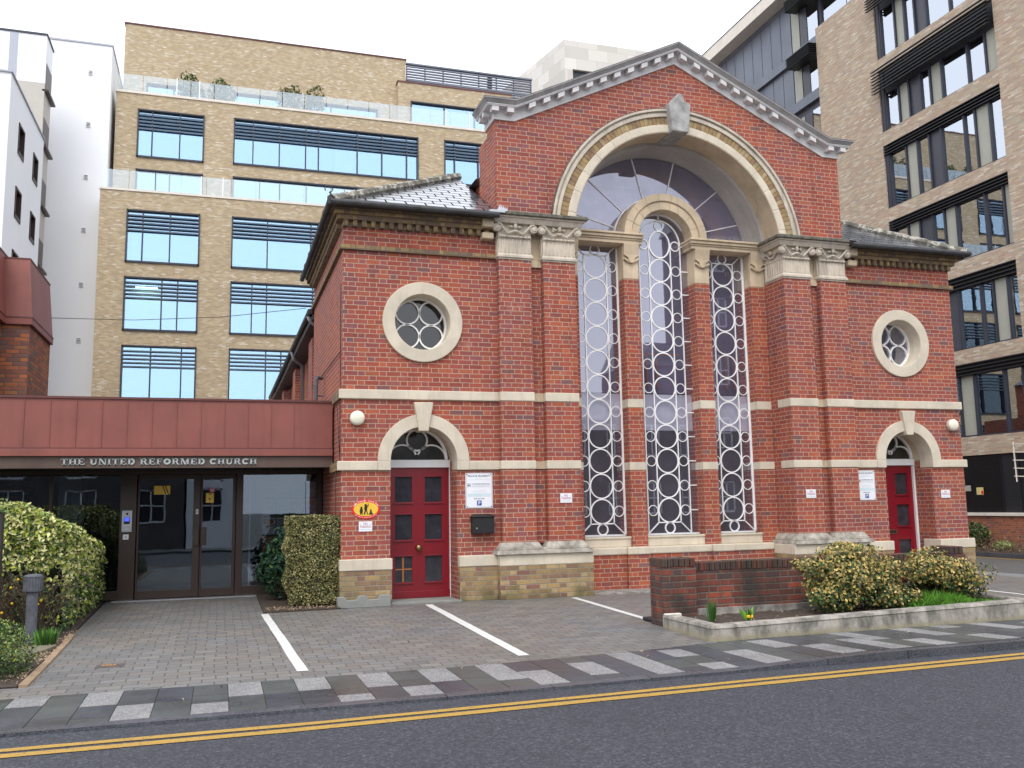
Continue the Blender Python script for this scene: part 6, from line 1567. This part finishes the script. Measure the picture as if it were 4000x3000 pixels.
for i in range(260):
    x = random.uniform(-11.2, -9.62); b = Vector((x, random.uniform(-2.0, -1.55), random.uniform(0, .3))); a = random.uniform(0, 2 * PI); L = random.uniform(.35, .9)
    e = b + Vector((math.cos(a) * L * .55, -abs(math.sin(a)) * .2, L * .75)); e.z = min(e.z, .95); q = e + Vector((math.cos(a) * .25, -.08, -.25 * random.random()))
    m.tube([b, b.lerp(e, .5) + Vector((0, -.03, .08)), e, q], .003, 3, caps=False, rs=[.005, .004, .0028, .0018])
m.obj('stems', plain('twig_pale', (.11, .075, .05), .8, var=.4, vs=20), jr, fix=False)
m = MB()
for i in range(900): m.leaf((random.uniform(-11.2, -9.5), random.uniform(-2.1, -1.5), random.uniform(.05, .9)), .035, (0, -1, .3), random.choices([0, 1, 2], [5, 3, 1])[0])
m.obj('leaves', [L_dark, L_olive, L_grey], jr, fix=False)
for (x, z) in ((-9.83, .58), (-9.79, .56), (-9.75, .44), (-9.73, .43), (-9.95, .72), (-10.0, .45), (-9.70, .47), (-10.02, .63), (-10.1, .35)): MB().blob((x, -2.16, z), .016, 6, 4).obj('flower', L_flower, jr)
bl = root('bollard_light', 'short grey bollard light with ribbed head standing in the left bed', 'bollard', (-9.775, -2.25, 0))
m = MB(); m.lathe((-9.775, -2.25, 0), [(.062, 0), (.062, .58)], 20); m.obj('post', M_bollard, bl)
m = MB(); m.lathe((-9.775, -2.25, .575), [(.07, 0), (.095, .01), (.095, .17), (.10, .18), (.09, .20), (.01, .21)], 24)
for k in range(20): a = k * PI / 10; m.box(-9.775 + .097 * math.cos(a) - .006, -9.775 + .097 * math.cos(a) + .006, -2.25 + .097 * math.sin(a) - .006, -2.25 + .097 * math.sin(a) + .006, .595, .745)
m.obj('ribbed_head', M_bollard, bl)
blades('daffodil_clump', 'dense green daffodil clump at the foot of the bollard light', 'plant', -9.55, -2.62, .0, 150, .22, .10, .006, [L_daff, L_grass, L_green], lean=.5)
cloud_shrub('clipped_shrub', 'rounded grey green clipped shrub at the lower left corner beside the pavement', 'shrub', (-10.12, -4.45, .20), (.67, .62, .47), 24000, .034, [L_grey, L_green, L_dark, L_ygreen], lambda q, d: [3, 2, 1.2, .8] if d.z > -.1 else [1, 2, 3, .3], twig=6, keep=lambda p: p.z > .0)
t = root('timber_post', 'dark upright timber post at the left edge of the photo by the hedge', 'post', (-10.13, -2.5, 0))
m = MB(); m.box(-10.18, -10.065, -2.56, -2.45, 0, 1.50); m.box(-10.185, -10.06, -2.565, -2.445, 1.50, 1.53); m.obj('post', M_darkwood, t, bevel=.004)
m = MB()
for i in range(60): m.leaf((random.uniform(-10.2, -10.0), -2.58, random.uniform(1.5, 1.66)), .045, (0, -1, .5), random.choice([0, 1]))
m.obj('climber', [L_green, L_grey], t, fix=False)
m = MB()
for i in range(4): m.box(-8.79 + i * .034, -8.762 + i * .034, -4.33, -4.27, .002, .008)
o = m.obj('drain_grille', plain('rust_orange', (.38, .19, .05), .7, var=.3, vs=20)); tag(o, 'small orange rusty drain grille set in the block paving', 'drain'); 
m = MB(); m.box(-8.84, -8.58, -4.42, -4.22, .001, .003); tag(m.obj('drain_cover', plain('iron_cover', (.08, .07, .07), .6)), 'dark square cover plate around the small orange drain grille', 'drain cover')
m = MB(); m.box(-8.33, -8.15, -5.66, -5.55, .001, .004); tag(m.obj('access_cover', plain('iron_cover_pale', (.17, .165, .16), .6)), 'small grey iron access cover at the edge of the block paving', 'cover')
# right bed by the church corner
m = MB(); m.plate([(-7.098, -.375), (-6.0, -.335), (-5.992, 2.53), (-7.098, 2.53)], [], -.3, .02, plane='xy'); struct(m.obj('corner_bed_soil', M_soil))
bx = root('box_hedge', 'clipped upright box hedge with tiny yellow green leaves beside the church corner', 'hedge', (-6.33, .35, 0))
m = MB()
def bshape(z): return 1 - .16 * max(0, (.35 - z) / .35) ** 1.5
for i in range(17000):
    z = random.uniform(.06, 1.37) ; k = bshape(z); side = random.random()
    jx = .03 * mn.noise(Vector((z * 4, 3, i % 7))); d = abs(random.gauss(0, .022))
    x0, x1, y0, y1 = -6.35 - .41 * k, -6.35 + .385 * k, -.02 + .1 * (1 - k) * 2, .75
    if side < .5: x = random.uniform(x0, x1); y = y0 + d + .06 * mn.noise(Vector((x * 4.5, z * 4.5, 0))); n_ = Vector((0, -1, .2)); y += .10 * max(0, (abs(x + 6.35) - .26) / .13) ** 2 + .08 * max(0, (z - 1.25) / .12) ** 2
    elif side < .72: x = x0 + d + .06 * mn.noise(Vector((1, z * 4, 2))); y = random.uniform(y0, y1); n_ = Vector((-1, 0, .2))
    elif side < .8: x = x1 - d; y = random.uniform(y0, y1); n_ = Vector((1, 0, .2))
    else: x = random.uniform(x0, x1); y = random.uniform(y0, y1); z = 1.365 - d + .04 * mn.noise(Vector((x * 5, y * 5, 5))) - .06 * max(0, (abs(x + 6.35) - .28) / .12) ** 2; n_ = Vector((0, 0, 1))
    c = max(0, abs(x + 6.35) - .33) + max(0, .06 - (y - y0)) 
    if z > 1.30 and c > .07 and random.random() < .8: continue
    g_ = mn.noise(Vector((x * 6, y * 6, z * 6)))
    m.leaf((x, y, z), .030 * random.uniform(.7, 1.3), n_ * .7, random.choices([0, 1, 2, 3], [3.0, 1.6 + (g_ > .25) * 3, 1.9, .7])[0], .6)
m.obj('foliage', [L_box, L_boxd, L_boxl, L_green], bx, fix=False)
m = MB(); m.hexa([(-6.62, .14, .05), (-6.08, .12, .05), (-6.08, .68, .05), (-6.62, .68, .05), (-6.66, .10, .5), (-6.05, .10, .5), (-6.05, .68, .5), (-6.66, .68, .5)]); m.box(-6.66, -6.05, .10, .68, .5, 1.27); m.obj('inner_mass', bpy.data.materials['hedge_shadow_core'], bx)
lr = cloud_shrub('laurel_shrub', 'dark glossy leaved shrub between the box hedge and the glazed entrance', 'shrub', (-6.78, 1.35, .55), (.34, .42, .50), 1300, .085, [L_glossy, L_dark, L_green], [5, 3, .6], twig=9, keep=lambda p: p.z > .03 and p.y < 2.45)
m = MB()
for i in range(120): m.leaf((random.gauss(-6.68, .10), 1.3 + random.gauss(0, .1), random.uniform(.95, 1.18)), .07, (0, -1, .5), 0)
m.obj('foliage', [L_glossy], lr, fix=False)
tr = root('concrete_trough', 'notched grey concrete block standing against the plinth left of the red door', 'block', (-5.645, -.2, 0))
m = MB(); pr = [(-6.04, 0), (-5.25, 0), (-5.25, .17), (-5.40, .17), (-5.43, .11), (-5.58, .11), (-5.61, .17), (-5.72, .17), (-5.75, .11), (-5.90, .11), (-5.93, .165), (-6.04, .16)]
m.plate(pr, [], -.29, -.13); m.obj('block', M_conc2, tr, bevel=.008)

# ================================================================== ACROSS THE STREET (seen in the glass)
def opp(name, lab, x0, x1, h, mat, roofm, wins):
    t = root(name, lab, 'building', ((x0 + x1) / 2, -26, 0), 'buildings across the street')
    m = MB(); ho = []
    for r_ in wins[1]:
        for i in range(wins[0]):
            w = (x1 - x0) / wins[0]; cx_ = x0 + w * (i + .5); ho.append(rect(cx_ - w * .22, cx_ + w * .22, r_, r_ + 1.6))
    m.plate(rect(x0, x1, -.5, h), ho, -26.3, -26); m.box(x0, x1, -30, -26.31, -.5, h); m.obj('wall', mat, t)
    m = MB(); m.plate([(-25.8, h), (-30.2, h), (-28, h + 1.6)], [], x0 - .1, x1 + .1, plane='yz'); m.obj('roof', roofm, t)
    for hh in ho:
        g = MB(); (a, b), (c, d) = hh[0], hh[2]; g.box(a, c, -26.2, -26.15, b, d); o = g.obj('window', M_gdoorpane, t)
        g = MB(); 
        for (p, q, r2, s2) in ((a, a + .08, b, d), (c - .08, c, b, d), ((a + c) / 2 - .03, (a + c) / 2 + .03, b, d), (a, c, b, b + .08), (a, c, d - .08, d), (a, c, (b + d) / 2 - .03, (b + d) / 2 + .03)): g.box(p, q, -26.14, -26.08, r2, s2)
        g.obj('frame', M_white, o)
M_opp = plain('soot_brick', (.085, .075, .072), .9, var=.3, vs=1.5)
opp('terrace_house', 'dark brick terrace across the street reflected in the left of the entrance glass', -30, -9.3, 4.9, M_opp, M_slate, (7, (.9, 3.0)))
opp('terrace_house', 'narrow white house across the street reflected in the right glass door', -9.2, -7.0, 4.6, M_render, M_slate, (1, (.9, 2.8)))
opp('terrace_house', 'low brick house across the street beyond the gap beside the white house', -2.6, 1.9, 3.4, M_opp, M_slate, (3, (.9,)))
opp('terrace_house', 'two storey brick terrace across the street reflected in the left lancet', 2.0, 12.0, 5.6, M_opp, M_slate, (5, (.9, 3.8)))
opp('terrace_house', 'three storey brick house across the street reflected in the middle lancet', 12.1, 16.0, 8.4, M_opp, M_slate, (2, (.9, 3.8, 6.9)))
opp('terrace_house', 'tall dark brick block across the street reflected in the right lancet', 16.1, 34, 16.5, M_opp, M_slate, (8, (.9, 4.2, 7.5, 10.6, 13.6)))
m = MB(); m.box(-200, 200, -17.2, -14.9, -.5, .06); struct(m.obj('far_pavement', M_g3))

# ================================================================== SKY, SUN, CAMERA
w = bpy.data.worlds.new('World'); scn.world = w; w.use_nodes = True; nt = w.node_tree
bg = nt.nodes['Background']
sky = nt.nodes.new('ShaderNodeTexSky'); sky.sky_type = 'NISHITA'; sky.sun_disc = False; sky.sun_elevation = math.radians(52); sky.sun_rotation = math.radians(205); sky.air_density = 1.2; sky.dust_density = 4; sky.ozone_density = 1
mx = nt.nodes.new('ShaderNodeMix'); mx.data_type = 'RGBA'; mx.inputs[0].default_value = .86
nt.links.new(sky.outputs[0], mx.inputs[6]); mx.inputs[7].default_value = (10.2, 10.6, 11.4, 1)
nt.links.new(mx.outputs[2], bg.inputs[0]); bg.inputs[1].default_value = .13
sd = bpy.data.lights.new('sun', 'SUN'); sd.energy = 1.0; sd.angle = math.radians(25); sd.color = (1, .96, .9)
so = bpy.data.objects.new('sun', sd); COL.objects.link(so)
az = math.radians(205); el = math.radians(52)
dirv = Vector((math.sin(az) * math.cos(el), math.cos(az) * math.cos(el), math.sin(el)))   # towards the sun
so.rotation_euler = (-dirv).to_track_quat('-Z', 'Y').to_euler(); so.location = (0, -20, 40)

cam = bpy.data.cameras.new('camera'); co = bpy.data.objects.new('camera', cam); COL.objects.link(co)
f_px, yaw, pitch, roll = 3556.8156, .3103007482874089, .13167078262322301, -.017637608416507806
fw = Vector((math.sin(yaw) * math.cos(pitch), math.cos(yaw) * math.cos(pitch), math.sin(pitch)))
rt = Vector((math.cos(yaw), -math.sin(yaw), 0)); up0 = rt.cross(fw)
r2 = rt * math.cos(roll) + up0 * math.sin(roll); u2 = -rt * math.sin(roll) + up0 * math.cos(roll)
co.matrix_world = Matrix(((r2.x, u2.x, -fw.x, -7.7338756), (r2.y, u2.y, -fw.y, -14.1987286), (r2.z, u2.z, -fw.z, 1.4846053), (0, 0, 0, 1)))
cam.sensor_width = 36; cam.lens = f_px / 4000 * 36; cam.clip_end = 1500; cam.clip_start = .05
scn.camera = co
scn.view_settings.view_transform = 'Standard'; scn.view_settings.look = 'None'; scn.view_settings.gamma = 1; scn.view_settings.exposure = .46
scn.cycles.max_bounces = 8; scn.cycles.transparent_max_bounces = 12
